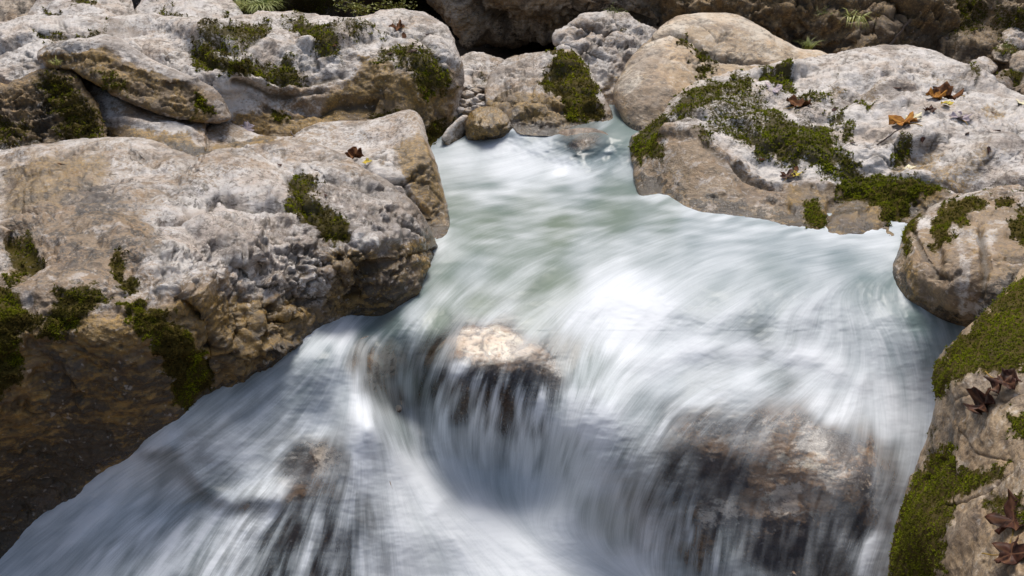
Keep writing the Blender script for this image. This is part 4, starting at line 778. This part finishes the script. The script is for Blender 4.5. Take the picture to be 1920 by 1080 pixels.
    # scattered samples of how white, how opaque, how streaky and how green the water is
    WS = [ # u,v, foam, alpha, contrast, green
     (900,250,.35,1,.5,.2),(960,250,.5,1,.6,.1),(1000,245,.25,.9,.5,.3),(1090,254,.1,.25,.3,.3),(1160,245,.15,1,.4,.4),(1175,275,.3,1,.5,.4),(1060,285,.45,.95,.8,0),(1100,295,.12,.9,1.6,0),(1135,290,.25,.95,1.6,0),(1080,278,.1,.7,1.4,0),(1060,305,.6,1,1.3,0),(960,270,.75,1,1.0,0),(1010,275,.8,1,.4,0),(930,285,.9,1,.4,0),(860,300,.85,1,.3,.1),(980,310,1,1,.3,0),(1080,325,.95,1,.3,0),(1170,320,.6,1,.4,.2),(840,330,.65,1,.4,.4),(830,270,.5,1,.4,.2),
     (900,345,.7,1,.45,.4),(1050,355,.7,1,.45,.4),(1160,355,.5,1,.5,.6),(860,390,.45,1,.4,.8),(1000,390,.48,1,.45,.8),(1150,400,.42,1,.45,.8),(1250,400,.45,1,.4,.6),(900,430,.45,1,.4,.9),(1050,430,.38,1,.5,1),(860,470,.5,1,.45,.8),(880,500,.62,1,.5,.5),(980,470,.5,1,.5,.8),(1100,470,.6,1,.5,.5),
     (1300,420,.75,1,.4,.1),(1450,430,.8,1,.4,0),(1600,450,.85,1,.35,0),(1660,480,.85,1,.3,0),(1350,460,.9,1,.35,0),(1500,470,.85,1,.4,0),(1200,470,.75,1,.4,.3),(1600,500,.75,1,.4,.1),(1450,520,.7,1,.4,.2),(1300,520,.82,1,.4,.1),(1680,540,.3,1,.5,.2),(1620,545,.45,1,.5,.2),(1740,590,.1,1,.5,.3),(1750,650,.3,1,.8,.1),
     (960,530,.55,1,.55,.8),(1050,550,.4,1,.5,1),(850,560,.5,1,.7,.8),(820,600,.25,1,.7,.9),(900,580,.3,1,.6,1),(1000,600,.4,.95,.5,1),(770,580,.55,1,.8,.3),(700,620,.25,.95,1,.1),(740,620,.15,.9,1,.3),(1100,600,.75,1,.5,.3),(1150,560,.95,1,.4,.1),(1200,540,1,1,.3,0),(1150,620,.85,1,.6,.2),(1220,600,.9,1,.5,.1),
     (1350,570,.65,1,.45,.2),(1450,590,.65,1,.45,.2),(1550,600,.7,1,.4,.1),(1640,620,.6,1,.6,.1),(1690,680,.55,1,.8,0),(1720,740,.75,1,.5,0),(1620,680,.72,1,.5,0),
     (1330,610,.6,1,.4,.1),(1430,632,.42,.85,.4,.2),(1480,640,.5,.9,.4,.2),(1400,650,.85,1,.3,0),(1300,650,.85,1,.3,0),(1500,665,.9,1,.3,0),(1240,650,.7,1,.5,0),
     (1350,690,.72,.95,.5,.1),(1450,700,.45,.85,.6,.1),(1550,720,.8,1,.4,0),(1650,740,.95,1,.3,0),(1250,710,.85,1,.5,0),(1160,720,.6,1,.8,.3),(1100,700,.45,.95,.9,.5),
     (1400,740,.75,.95,.4,0),(1550,762,.9,.9,.4,0),(1680,800,.95,.95,.3,0),(1700,850,.8,.8,.4,0),(1300,740,.75,.95,.5,.1),(1200,790,.75,.95,.8,.1),(1130,800,.95,1,.5,0),(1160,860,.6,.9,1,.2),(1100,900,.75,1,.7,.1),(1200,900,.5,.85,.7,.4),(1120,960,.5,.95,.7,.3),(1160,1000,.4,.85,.6,.3),
     (1300,790,.7,.22,.4,0),(1420,785,.7,.22,.4,0),(1500,800,.7,.2,.3,0),(1400,820,.8,.25,.3,0),(1550,830,.8,.05,.15,0),(1480,840,.8,.14,.2,0),(1330,860,.7,.04,.12,0),(1280,880,.7,.18,.3,0),(1400,900,.8,.05,.15,0),(1500,900,.8,.07,.15,0),(1600,900,.8,.12,.2,0),(1690,930,.85,.5,.5,0),(1650,860,.8,.3,.3,0),(1350,960,.8,.10,.2,0),(1480,960,.8,.06,.2,0),(1600,980,.8,.12,.2,0),(1450,1040,.8,.04,.15,0),(1560,1050,.8,.1,.2,0),(1680,1030,.7,.5,.6,0),
     (1250,970,.8,.75,1.1,0),(1290,1000,.75,.65,1.2,0),(1220,1010,.8,.8,1,0),(1310,1050,.6,.6,1.2,0),(1330,990,.4,.25,.6,0),(1240,940,.5,.45,.8,0),(1620,1040,.7,.5,1,0),
     (840,650,.3,.35,.8,.3),(905,625,.6,.04,.15,.2),(885,640,.6,.03,.1,.2),(930,640,.6,.03,.1,.2),(960,655,.6,.04,.15,.1),(1000,680,.6,.06,.2,.2),(1030,705,.6,.10,.4,.2),(1060,680,.55,.6,.8,.4),(865,655,.5,.05,.2,0),(920,675,.5,.03,.2,0),(965,695,.5,.05,.4,0),(850,700,.75,.45,1.5,0),(800,700,.6,.75,1.2,.3),(900,720,.75,.30,1.6,0),(960,730,.75,.30,1.6,0),(1020,740,.75,.36,1.5,0),(870,760,.7,.36,1.4,0),(940,780,.65,.32,1.5,0),(1000,790,.7,.5,1.4,0),(1060,770,.6,.85,1.1,.3),
     (790,790,.75,.9,.9,0),(850,830,.8,.88,.6,0),(920,840,.78,.88,.7,0),(1000,850,.65,.85,.9,.1),(1050,860,.6,.9,.9,.2),(870,900,.75,1,.4,0),(960,920,.7,1,.5,.1),(1030,920,.75,1,.6,0),
     (690,670,.4,.5,.9,.4),(740,680,.3,.45,.7,.7),(700,720,.5,.42,.7,.6),(740,750,.5,.40,.6,.5),(745,800,.3,.7,.6,.2),(770,720,.25,.8,.9,.5),
     (620,600,.7,.95,.6,0),(640,640,.85,.98,.6,0),(600,660,.55,.92,.7,0),(530,690,.5,.92,.5,0),(450,740,.5,.85,.5,0),(380,800,.5,.8,.5,0),(560,740,.55,.95,.7,0),(640,720,.85,1,.5,0),(660,760,.9,1,.5,0),(500,780,.65,.92,.7,0),(430,820,.7,.9,.6,0),(320,850,.5,.85,.9,0),(600,790,.85,1,.5,0),(680,820,.95,1,.4,0),
     (480,850,.75,.92,.6,0),(400,870,.45,.75,.7,0),(520,830,.7,.8,.7,0),(555,860,.6,.05,.2,0),(600,860,.7,.06,.2,0),(640,890,.6,.5,.6,0),(700,900,.9,.95,.5,0),(760,900,1,1,.4,0),(600,920,.6,.25,.5,0),(480,900,.6,.8,.8,0),(660,960,.6,.6,.7,0),
     (330,900,.65,.95,1,0),(250,900,.75,1,.9,0),(200,960,.7,1,1.1,0),(120,1000,.7,1,1,0),(40,1070,.7,1,1,0),(300,980,.65,.95,1.2,0),(380,960,.7,.92,1.1,0),(260,1060,.55,.95,1.2,0),(400,1040,.65,.9,1.2,0),(160,1080,.6,1,1.1,0),
     (500,980,.6,.62,1,0),(560,1000,.55,.28,.8,0),(620,1000,.55,.28,.8,0),(500,1060,.55,.62,1,0),(600,1060,.5,.34,.8,0),(700,1040,.8,.85,.6,0),(760,1000,.95,1,.4,0),(820,980,1,1,.3,0),(800,1060,.95,1,.35,0),
     (900,960,1,1,.3,0),(960,980,1,1,.25,0),(1050,990,1,1,.25,0),(1000,1050,1,1,.25,0),(1100,1030,.95,1,.3,0),(900,1050,.98,1,.3,0),(1180,1060,.95,1,.3,0),(1280,1075,.7,.9,.5,0),(1100,1120,.95,1,.3,0),(1400,1100,.6,.7,.5,0),
    ]
    WS = np.array(WS, float); d2 = (CU.ravel()[:, None] - WS[:, 0]) ** 2 + (CV.ravel()[:, None] - WS[:, 1]) ** 2
    wg = 1 / (d2 + 150) ** 2.2; wg /= wg.sum(1)[:, None]
    foam_glare, alpha, con, grn = [bil((wg @ WS[:, k]).reshape(CU.shape), U, V, cu[0], cv[0], cs) for k in (2, 3, 4, 5)]
    L5, L6 = lic(7, 2.2, [N3, N4]); calm = sstep(640, 520, V)
    tex = .13 * L1 + .30 * L2_ + (.55 - .42 * calm) * L3 + (.45 - .30 * calm) * L4 + calm * (.5 * L5 + .7 * L6) * (1 - .4 * far) + .8 * far * sstep(315, 345, V) * NH
    # foam where the water laps against the stones
    RD = np.full((nv // 3 + 2, nu // 3 + 2), 9.0)
    for rk in ROCKS.values():
        m = (rk['u'] > us[0]) & (rk['u'] < us[-1]) & (rk['v'] > vs[0]) & (rk['v'] < vs[-1])
        dep = (rk['P'][m] - np.array([0, 0, CAMZ])) @ np.array([0, cp, -sp])
        np.minimum.at(RD, (((rk['v'][m] - vs[0]) / (3 * gs)).astype(int), ((rk['u'][m] - us[0]) / (3 * gs)).astype(int)), dep)
    near = blur((np.abs(bil(RD, U, V, us[0], vs[0], 3 * gs) - T) < .05).astype(float), 3)
    edge_foam = near * np.clip(.22 + .25 * L2_ + .2 * L3, -.1, .6) * sstep(760, 600, V) * .4
    fo = foam_glare * .92 - .04 + con * .26 * tex + .035 * L1 + edge_foam
    al = alpha - .05 * sstep(1180, 1280, U) * sstep(760, 820, V) + con * .30 * (.2 * L1 + .5 * L2_ + .75 * L3 + .2 * L4) * (1 - np.clip(alpha, 0, 1) ** 6)
    # the sheet breaks over hidden ledges: brown lip on the left dome, bright crests on the right one
    def line(pts_, w):
        dd, _, _, _ = seg_dist((U + 6 * L4 * .4).ravel(), (V + 5 * L4 * .4).ravel(), pts_[:-1], pts_[1:]); return np.exp(-(dd.reshape(U.shape) / w) ** 2)
    lip = line([(270,852),(325,862),(350,895),(378,928),(430,952),(500,950),(560,925)], 16); crest = line([(1075,800),(1110,730),(1180,680),(1280,655),(1400,652),(1520,668),(1610,710)], 22)
    crest2 = line([(640,590),(655,640),(665,700),(690,770),(740,850),(820,940)], 26)
    al = al - .42 * lip * (.6 + .4 * np.clip(L3, -1, 1)); fo = fo - .15 * lip + .22 * crest + .22 * crest2
    left = sstep(620, 420, U) * sstep(760, 880, V); fo = fo + .20 * left - .17 * sstep(590, 500, V) * sstep(1080, 1300, U) - .15 * sstep(620, 520, V) * sstep(300, 350, V) + .36 * np.exp(-((U - 1160) / 110) ** 2 - ((V - 570) / 75) ** 2)  # left cascade whitened against its shade; round white spot stands for sun glare
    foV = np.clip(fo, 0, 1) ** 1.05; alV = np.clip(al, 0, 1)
    # relief of the strands; calm strands are lower than the foam
    mpx = T / F
    hh = mpx * (.30 * L2_ + (2.2 - 1.5 * calm) * L3 + (5.5 - 3.8 * calm) * L4 + .10 * L1 + calm * (2.2 * L5 + 6 * L6) + 1.6 * far * sstep(315, 345, V) * NH) * (.35 + .65 * np.clip(con, 0, 1))
    turb = fbm(np.c_[U.ravel() / 70, V.ravel() / 34, U.ravel() * 0], 4, 31).reshape(U.shape) * np.where(V < 620, 1, .6)
    Tw = T - .022 * crest - .03 * crest2 - .022 * line([(330,850),(372,910),(430,935),(520,930)], 22) - hh * .55 - mpx * (6 + 9 * sstep(360, 310, V)) * turb * sstep(240, 275, V) * sstep(1300, 900, V)
    P = pt(U.ravel(), V.ravel(), Tw.ravel())
    idx = np.arange(nu * nv).reshape(nv, nu)
    Q = np.stack([idx[1:, :-1].ravel(), idx[1:, 1:].ravel(), idx[:-1, 1:].ravel(), idx[:-1, :-1].ravel()], -1)
    # keep the stream to its channel: drop what lies deep under the banks
    chan = [(760,195),(1240,195),(1260,330),(1330,370),(1720,420),(1760,560),(1830,600),(1860,700),(1830,900),(1830,1180),(-90,1180),(-90,1080),(100,900),(280,780),(420,690),(560,600),(680,540),(760,440),(740,300)]
    keep = in_poly(U.ravel(), V.ravel(), chan); Q = Q[keep[Q].all(1)]
    used = np.zeros(nu * nv, bool); used[Q.ravel()] = True; mp = np.cumsum(used) - 1
    me = mk_mesh("water", P[used], mp[Q], dict(foam_glare=foV.ravel()[used], alpha=alV.ravel()[used], tint=np.clip(grn, 0, 1).ravel()[used]), M_WATER)
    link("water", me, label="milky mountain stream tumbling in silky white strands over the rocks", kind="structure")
build_water()

# ------------------------------------------------------------------ fallen leaves
def mat_leaf(name, c1, c2, rough=.8):
    s = NT(name); P = s.coord(); n = s.noise(P, 60, 4, .6); v = s.attr("vein")
    col = s.mix(s.ramp(n, .38, .62), c1, c2); col = s.mix(v, col, (c2[0] * 1.5 + .02, c2[1] * 1.4 + .02, c2[2] * 1.2 + .01))
    s.l(col, s.b.inputs["Base Color"]); s.b.inputs["Roughness"].default_value = rough; s.b.inputs["Specular IOR Level"].default_value = .10; return s.m
ML = {'brown': mat_leaf("brown_leaf", (.055, .024, .012), (.12, .05, .02)), 'purple': mat_leaf("dark_wet_leaf", (.020, .009, .006), (.065, .026, .016), .5),
      'orange': mat_leaf("orange_leaf", (.20, .075, .018), (.30, .14, .025)), 'grey': mat_leaf("grey_leaf", (.24, .20, .22), (.38, .33, .36)), 'yellow': mat_leaf("yellow_leaf", (.5, .33, .03), (.42, .38, .10)), 'cream': mat_leaf("pale_leaf", (.5, .48, .30), (.55, .5, .38)),
      'green': mat_leaf("green_leaf", (.12, .25, .02), (.25, .38, .04)), 'stem': mat_leaf("leaf_stem", (.30, .20, .04), (.36, .22, .06))}
LOBE = [(0,-.05),(.14,-.14),(.30,-.26),(.38,-.16),(.50,-.08),(.46,.06),(.60,.12),(.78,.26),(.66,.36),(.60,.48),(.46,.46),(.34,.44),(.36,.60),(.28,.74),(.16,.82),(0,.98)]
def leaf(u_, v_, px, ang, colr, label, on, curl=.5, seed=1, off=.004, stem='stem', lift=0.0):
    p, n = surf(on, u_, v_); size = px * (p - Vector((0, 0, CAMZ))).length / F / 1.5
    rr = random.Random(seed)
    half = [(x * rr.uniform(.9, 1.1), y * rr.uniform(.92, 1.08)) for x, y in LOBE]
    poly = half + [(-x * rr.uniform(.85, 1.1), y) for x, y in reversed(half[1:-1])]
    poly = np.array(poly) * np.array([rr.uniform(.62, .95), 1.0]); c = np.array([0, .25]); rings = 7; m = len(poly); V_ = [c.tolist() + [0]]; vein = [1.0]
    tips = {2, 7, 15, len(poly) - 7, len(poly) - 2}
    for r in range(1, rings + 1):
        f = r / rings
        for i in range(m):
            q = c + (poly[i] - c) * f; rd = np.hypot(*(q - c))
            z = .6 * curl * rd ** 2 * (.9 + .5 * math.sin(i * 1.7 + seed)) + .10 * curl * math.sin(q[0] * 9 + seed) * f + .05 * rr.uniform(-1, 1) * f * curl
            z += .45 * curl * abs(q[0]) * (1 if seed % 2 else .4) + .16 * curl * f * f * math.sin(i * .9 + seed * 2.1) - .12 * curl * q[1] * f
            V_.append([q[0], q[1], z]); vein.append(1.0 if i in tips and f < .9 else 0.0)
    V_ = np.array(V_) * size; V_[:, 1] -= .3 * size
    Fc = []
    for i in range(m): Fc.append((0, 1 + i, 1 + (i + 1) % m, 1 + (i + 1) % m))
    me = bpy.data.meshes.new("blade"); faces = [(0, 1 + i, 1 + (i + 1) % m) for i in range(m)]
    for r in range(1, rings):
        a = 1 + (r - 1) * m; b = 1 + r * m
        faces += [(a + i, b + i, b + (i + 1) % m, a + (i + 1) % m) for i in range(m)]
    nv0 = len(V_); V2 = V_.copy(); V2[:, 2] -= size * .012
    rimA = [1 + (rings - 1) * m + i for i in range(m)]
    faces2 = [tuple(nv0 + k for k in reversed(f)) for f in faces] + [(rimA[i], nv0 + rimA[i], nv0 + rimA[(i + 1) % m], rimA[(i + 1) % m]) for i in range(m)]
    me.from_pydata(np.vstack([V_, V2]).tolist(), [], faces + faces2)
    at = me.attributes.new("vein", 'FLOAT', 'POINT'); at.data.foreach_set("value", np.array(vein + vein, np.float32)); me.materials.append(ML[colr])
    me.polygons.foreach_set("use_smooth", [True] * len(me.polygons))
    root = bpy.data.objects.new("fallen_leaf", None); COL.objects.link(root); root.empty_display_size = .02
    up = (n + Vector((0, -.15, .35 + lift))).normalized(); q = up.to_track_quat('Z', 'Y')
    root.matrix_world = Matrix.Translation(p + n * off) @ q.to_matrix().to_4x4() @ Matrix.Rotation(math.radians(ang), 4, 'Z')
    root['label'] = label; root['category'] = 'leaf'; root['group'] = "fallen leaves on the boulders"
    link("blade", me, None, root)
    # stem: a thin bent tube
    segs = 8; pts_ = [Vector((.05 * math.sin(k * .6) * size, (-.32 - .09 * k) * size, (.02 * k - .002 * k * k) * size)) for k in range(segs)]
    sv_, sf_ = [], []
    for k, c_ in enumerate(pts_):
        for j in range(5):
            a_ = j * math.tau / 5; sv_.append((c_.x + math.cos(a_) * size * .018, c_.y, c_.z + math.sin(a_) * size * .018))
        if k: sf_ += [((k - 1) * 5 + j, (k - 1) * 5 + (j + 1) % 5, k * 5 + (j + 1) % 5, k * 5 + j) for j in range(5)]
    sm = bpy.data.meshes.new("stem"); sm.from_pydata(sv_, [], sf_); a2 = sm.attributes.new("vein", 'FLOAT', 'POINT'); sm.materials.append(ML[stem]); link("stem", sm, None, root)
leaf(1450,165,46,20,'grey',"dry grey leaf lying on green moss near the top of the long white boulder",B9,.2,3)
leaf(1498,198,58,-30,'brown',"curled brown leaf with grey underside, just right of the dry grey leaf",B9,.8,4,lift=.3)
leaf(1768,186,74,60,'brown',"brown and orange leaf farthest right on the long white boulder",B9,.8,5,lift=.3)
leaf(1748,196,40,150,'orange',"small orange leaf tucked against the brown leaf on the white boulder",B9,.9,6,lift=.4)
leaf(1690,238,64,100,'orange',"long orange leaf beside the pale creased leaf, centre of the white boulder",B9,.6,7)
leaf(1712,230,44,20,'cream',"pale greenish creased leaf between orange leaves on the white boulder",B9,.5,8,off=.012)
leaf(1740,222,28,-60,'purple',"small dark leaf at the end of the pale creased leaf",B9,.7,9,off=.01)
leaf(1795,230,44,-20,'grey',"folded purplish grey leaf below the brown and orange leaf",B9,.7,10,lift=.2)
leaf(1770,216,26,40,'yellow',"small yellow spotted leaf touching the folded grey leaf",B9,.4,11,off=.008)
leaf(1480,322,36,10,'purple',"dark leaf with yellow lobes low on the mossy side of the white boulder",B9,.6,12)
leaf(1494,324,24,-40,'yellow',"little yellow leaf resting on the dark leaf low on the white boulder",B9,.6,13,off=.012)
leaf(1705,310,30,80,'cream',"faded cream leaf in a hollow of the white boulder",B9,.3,14)
leaf(1912,200,26,10,'cream',"small pale yellow leaf at the right edge on the white boulder",B9,.3,15)
leaf(745,52,34,70,'brown',"reddish brown leaf crumpled on the flat top of the broad whitish boulder",L2,.8,16,lift=.2)
leaf(666,296,40,-50,'brown',"narrow brown leaf wedged in the cleft behind the foreground boulder",L3B,1.1,17,off=.015,lift=.2)
leaf(692,312,22,-60,'yellow',"tiny yellow leaf at the tip of the wedged brown leaf",L3B,.5,18,off=.015)
leaf(1852,762,84,100,'purple',"large wet purple brown leaf with yellow rim on the closest mossy boulder",B11,1.1,19,lift=.0)
leaf(1898,730,80,-70,'purple',"big folded brown leaf above the wet purple leaf at the right edge",B11,1.2,20,off=.015)
leaf(1905,975,90,60,'purple',"blackish wet leaf at the bottom right corner",B11,.6,21)
leaf(1910,1045,80,-30,'purple',"dark brown rotting leaf lowest at the bottom right corner",B11,.6,22,off=.012)
leaf(462,240,40,80,'grey',"thin grey leaf lying on the low brown rock below the broad boulder",L2,.3,24)

rl = random.Random(8)
for k in range(26):
    lb_ = (B9, B9, L2, L3A)[k % 4]; uu_, vv_ = {B9: (rl.uniform(1380, 1880), rl.uniform(130, 320)), L2: (rl.uniform(350, 830), rl.uniform(40, 130)), L3A: (rl.uniform(60, 720), rl.uniform(300, 460))}[lb_]
    if lb_ == B9 and vv_ < 130 + abs(uu_ - 1640) * .25: continue
    p_, n_ = surf(lb_, uu_, vv_); s_ = rl.uniform(5, 10) * (p_ - Vector((0, 0, CAMZ))).length / F
    vs_ = []; m_ = 7
    for j in range(m_): a_ = j * math.tau / m_; vs_.append((math.cos(a_) * s_ * rl.uniform(.5, 1.2), math.sin(a_) * s_ * rl.uniform(.2, .6), s_ * rl.uniform(.0, .35)))
    vs_ += [(x, y, z - s_ * .06) for x, y, z in vs_]
    me = bpy.data.meshes.new("leaf_scrap"); me.from_pydata(vs_, [], [tuple(range(m_)), tuple(range(2 * m_ - 1, m_ - 1, -1))] + [(j, m_ + j, m_ + (j + 1) % m_, (j + 1) % m_) for j in range(m_)]); me.materials.append(ML['purple' if k % 3 else 'brown'])
    a2 = me.attributes.new("vein", 'FLOAT', 'POINT')
    o_ = link("leaf_scrap", me, None, None, "tiny dark scrap of leaf litter lying on one of the pale boulders", "leaf scrap", "scraps of leaf litter")
    o_.matrix_world = Matrix.Translation(p_ + n_ * .003) @ n_.to_track_quat('Z', 'Y').to_matrix().to_4x4() @ Matrix.Rotation(rl.uniform(0, 6), 4, 'Z')

# ------------------------------------------------------------------ grass, ivy and twigs
def mat_plain(name, a, b, r=.6):
    s = NT(name); s.l(s.mix(s.noise(s.coord(), 40, 3), a, b), s.b.inputs["Base Color"]); s.b.inputs["Roughness"].default_value = r; return s.m
M_GRASS = mat_plain("grass_blade", (.10, .16, .015), (.26, .26, .04)); M_SHRUB = mat_plain("yellow_foliage", (.30, .27, .03), (.16, .20, .03)); M_TWIG = mat_plain("twig_bark", (.05, .03, .02), (.12, .08, .05))
def tuft(u_, v_, y_, px, n, label, seed, mat=M_GRASS, droop=.6, name="grass_tuft", cat="grass"):
    p = pt(u_, v_, y_ / ray(u_, v_)[1]); s_ = px * y_ / F; rr = random.Random(seed); Vv, Ff = [], []
    for _ in range(n):
        a = rr.uniform(0, math.tau); l = s_ * rr.uniform(.5, 1.1); w = s_ * .022 * rr.uniform(.7, 1.6); o = Vector((rr.gauss(0, .12), rr.gauss(0, .08), 0)) * s_
        prev = None; d = Vector((math.cos(a) * .5, math.sin(a) * .5 - .25, 1)).normalized(); c = o.copy(); sd_ = Vector((math.sin(a), -math.cos(a), 0))
        for k in range(6):
            ww = w * (1 - k / 5.2); Vv += [c - sd_ * ww, c + sd_ * ww]; i = len(Vv)
            if k: Ff.append((i - 4, i - 3, i - 1, i - 2))
            c = c + d * l / 5; d = (d + Vector((math.cos(a) * .2, math.sin(a) * .2 - .1, -droop * .45))).normalized()
    me = bpy.data.meshes.new(name); me.from_pydata([tuple(x) for x in Vv], [], Ff); me.materials.append(mat); link(name, me, tuple(p), None, label, cat)
def bush(u_, v_, y_, px, n, label, seed, mat=M_SHRUB, flat=.6):
    p = pt(u_, v_, y_ / ray(u_, v_)[1]); s_ = px * y_ / F; rr = random.Random(seed)
    root = bpy.data.objects.new("shrub", None); COL.objects.link(root); root.location = p; root['label'] = label; root['category'] = 'shrub'
    Vv, Ff, Bv, Bf = [], [], [], []
    for b in range(9):
        a = rr.uniform(0, math.tau); d = Vector((math.cos(a), math.sin(a) * .6, rr.uniform(-.2, .8))).normalized(); c = Vector((0, 0, 0))
        for k in range(9):
            r_ = s_ * .012; i = len(Bv)
            Bv += [c + Vector((r_, 0, 0)), c + Vector((-r_ / 2, r_, 0)), c + Vector((-r_ / 2, -r_, 0))]
            if k: Bf += [(i - 3 + j, i - 3 + (j + 1) % 3, i + (j + 1) % 3, i + j) for j in range(3)]
            for _ in range(n // 81 + 1):
                e = c + Vector((rr.gauss(0, .09), rr.gauss(0, .09), rr.gauss(0, .07))) * s_; x = Vector((rr.gauss(0, 1), rr.gauss(0, 1), rr.gauss(0, .6))).normalized(); y = x.cross(Vector((rr.gauss(0, 1), rr.gauss(0, 1), rr.gauss(0, 1)))).normalized()
                l = s_ * .055 * rr.uniform(.6, 1.3); j = len(Vv); Vv += [e - x * l, e - y * l * .5, e + x * l, e + y * l * .5]; Ff.append((j, j + 1, j + 2, j + 3))
            c = c + d * s_ / 9 * rr.uniform(.7, 1.2); d = (d + Vector((rr.gauss(0, .2), rr.gauss(0, .2), rr.gauss(0, .2) - .05))).normalized()
    me = bpy.data.meshes.new("foliage"); me.from_pydata([tuple(x) for x in Vv], [], Ff); me.materials.append(mat); link("foliage", me, None, root)
    mb = bpy.data.meshes.new("branch"); mb.from_pydata([tuple(x) for x in Bv], [], Bf); mb.materials.append(M_TWIG); link("branch", mb, None, root)
tuft(492,24,7.3,70,130,"bright green grass tuft on the skyline behind the broad whitish boulder",1,droop=.9)
tuft(455,20,7.4,50,70,"yellowish grass tuft left of the bright green one on the skyline",2,M_SHRUB,.9)
bush(500,14,7.5,46,500,"leafy green shrub beside the grass at the top left",3,M_GRASS)
bush(668,14,8.0,52,360,"yellow leaved shrub in the dark gap above the broad whitish boulder",4)
bush(735,18,8.0,50,260,"sparse brownish shrub left of the overhanging boulder",5)
tuft(1600,40,6.9,60,40,"thin hanging grass on the dark rock at the top right",6,M_SHRUB,1.4)
tuft(1514,92,6.6,34,60,"small grass tuft behind the saddle between tan and white boulders",7,droop=.5)
bush(1542,26,6.9,20,90,"little green sprig on the dark boulder above the tan boulder",8,M_GRASS)
bush(1155,22,6.8,26,90,"small green sprout on top of the cracked boulder",9,M_GRASS)
bush(1890,88,6.2,26,160,"low green weed among the rubble at the right edge",10,M_GRASS)
tuft(105,122,5.0,26,30,"dry grass sprouting under the overhanging ledge on the left",11,M_SHRUB,.8)
def twig(a, b, r, label, seed=1):
    rr = random.Random(seed); a = Vector(a); b = Vector(b); Vv, Ff = [], []
    for k in range(9):
        c = a.lerp(b, k / 8) + Vector((rr.gauss(0, 1), rr.gauss(0, 1), rr.gauss(0, 1))) * (b - a).length * .015
        for j in range(6): q = j * math.tau / 6; Vv.append(c + Vector((math.cos(q) * r, math.sin(q) * r * .5, math.sin(q) * r)) * (1 - k / 14))
        if k: Ff += [((k - 1) * 6 + j, (k - 1) * 6 + (j + 1) % 6, k * 6 + (j + 1) % 6, k * 6 + j) for j in range(6)]
    me = bpy.data.meshes.new("twig"); o_ = Vv[0].copy(); me.from_pydata([tuple(v_ - o_) for v_ in Vv], [], Ff); me.materials.append(M_TWIG); link("twig", me, tuple(o_), None, label, "twig")
pa = pt(545, 247, 4.75 / ray(545, 247)[1]); pb = pt(556, 262, 4.66 / ray(556, 262)[1]); twig(pa, pb, .004, "short dark twig sticking up where the wedge boulder meets the low brown rock")
pa, _n = surf(B9, 1640, 268); pb, _n = surf(B9, 1700, 250); twig(pa + Vector((0, 0, .01)), pb + Vector((0, 0, .02)), .004, "thin orange brown twig lying under the orange leaf", 2)
pa = pt(1665, 88, 6.95 / ray(1665, 88)[1]); pb = pt(1708, 35, 7.0 / ray(1708, 35)[1]); twig(pa, pb, .009, "dead stick leaning on the dark rock above the long white boulder", 3)
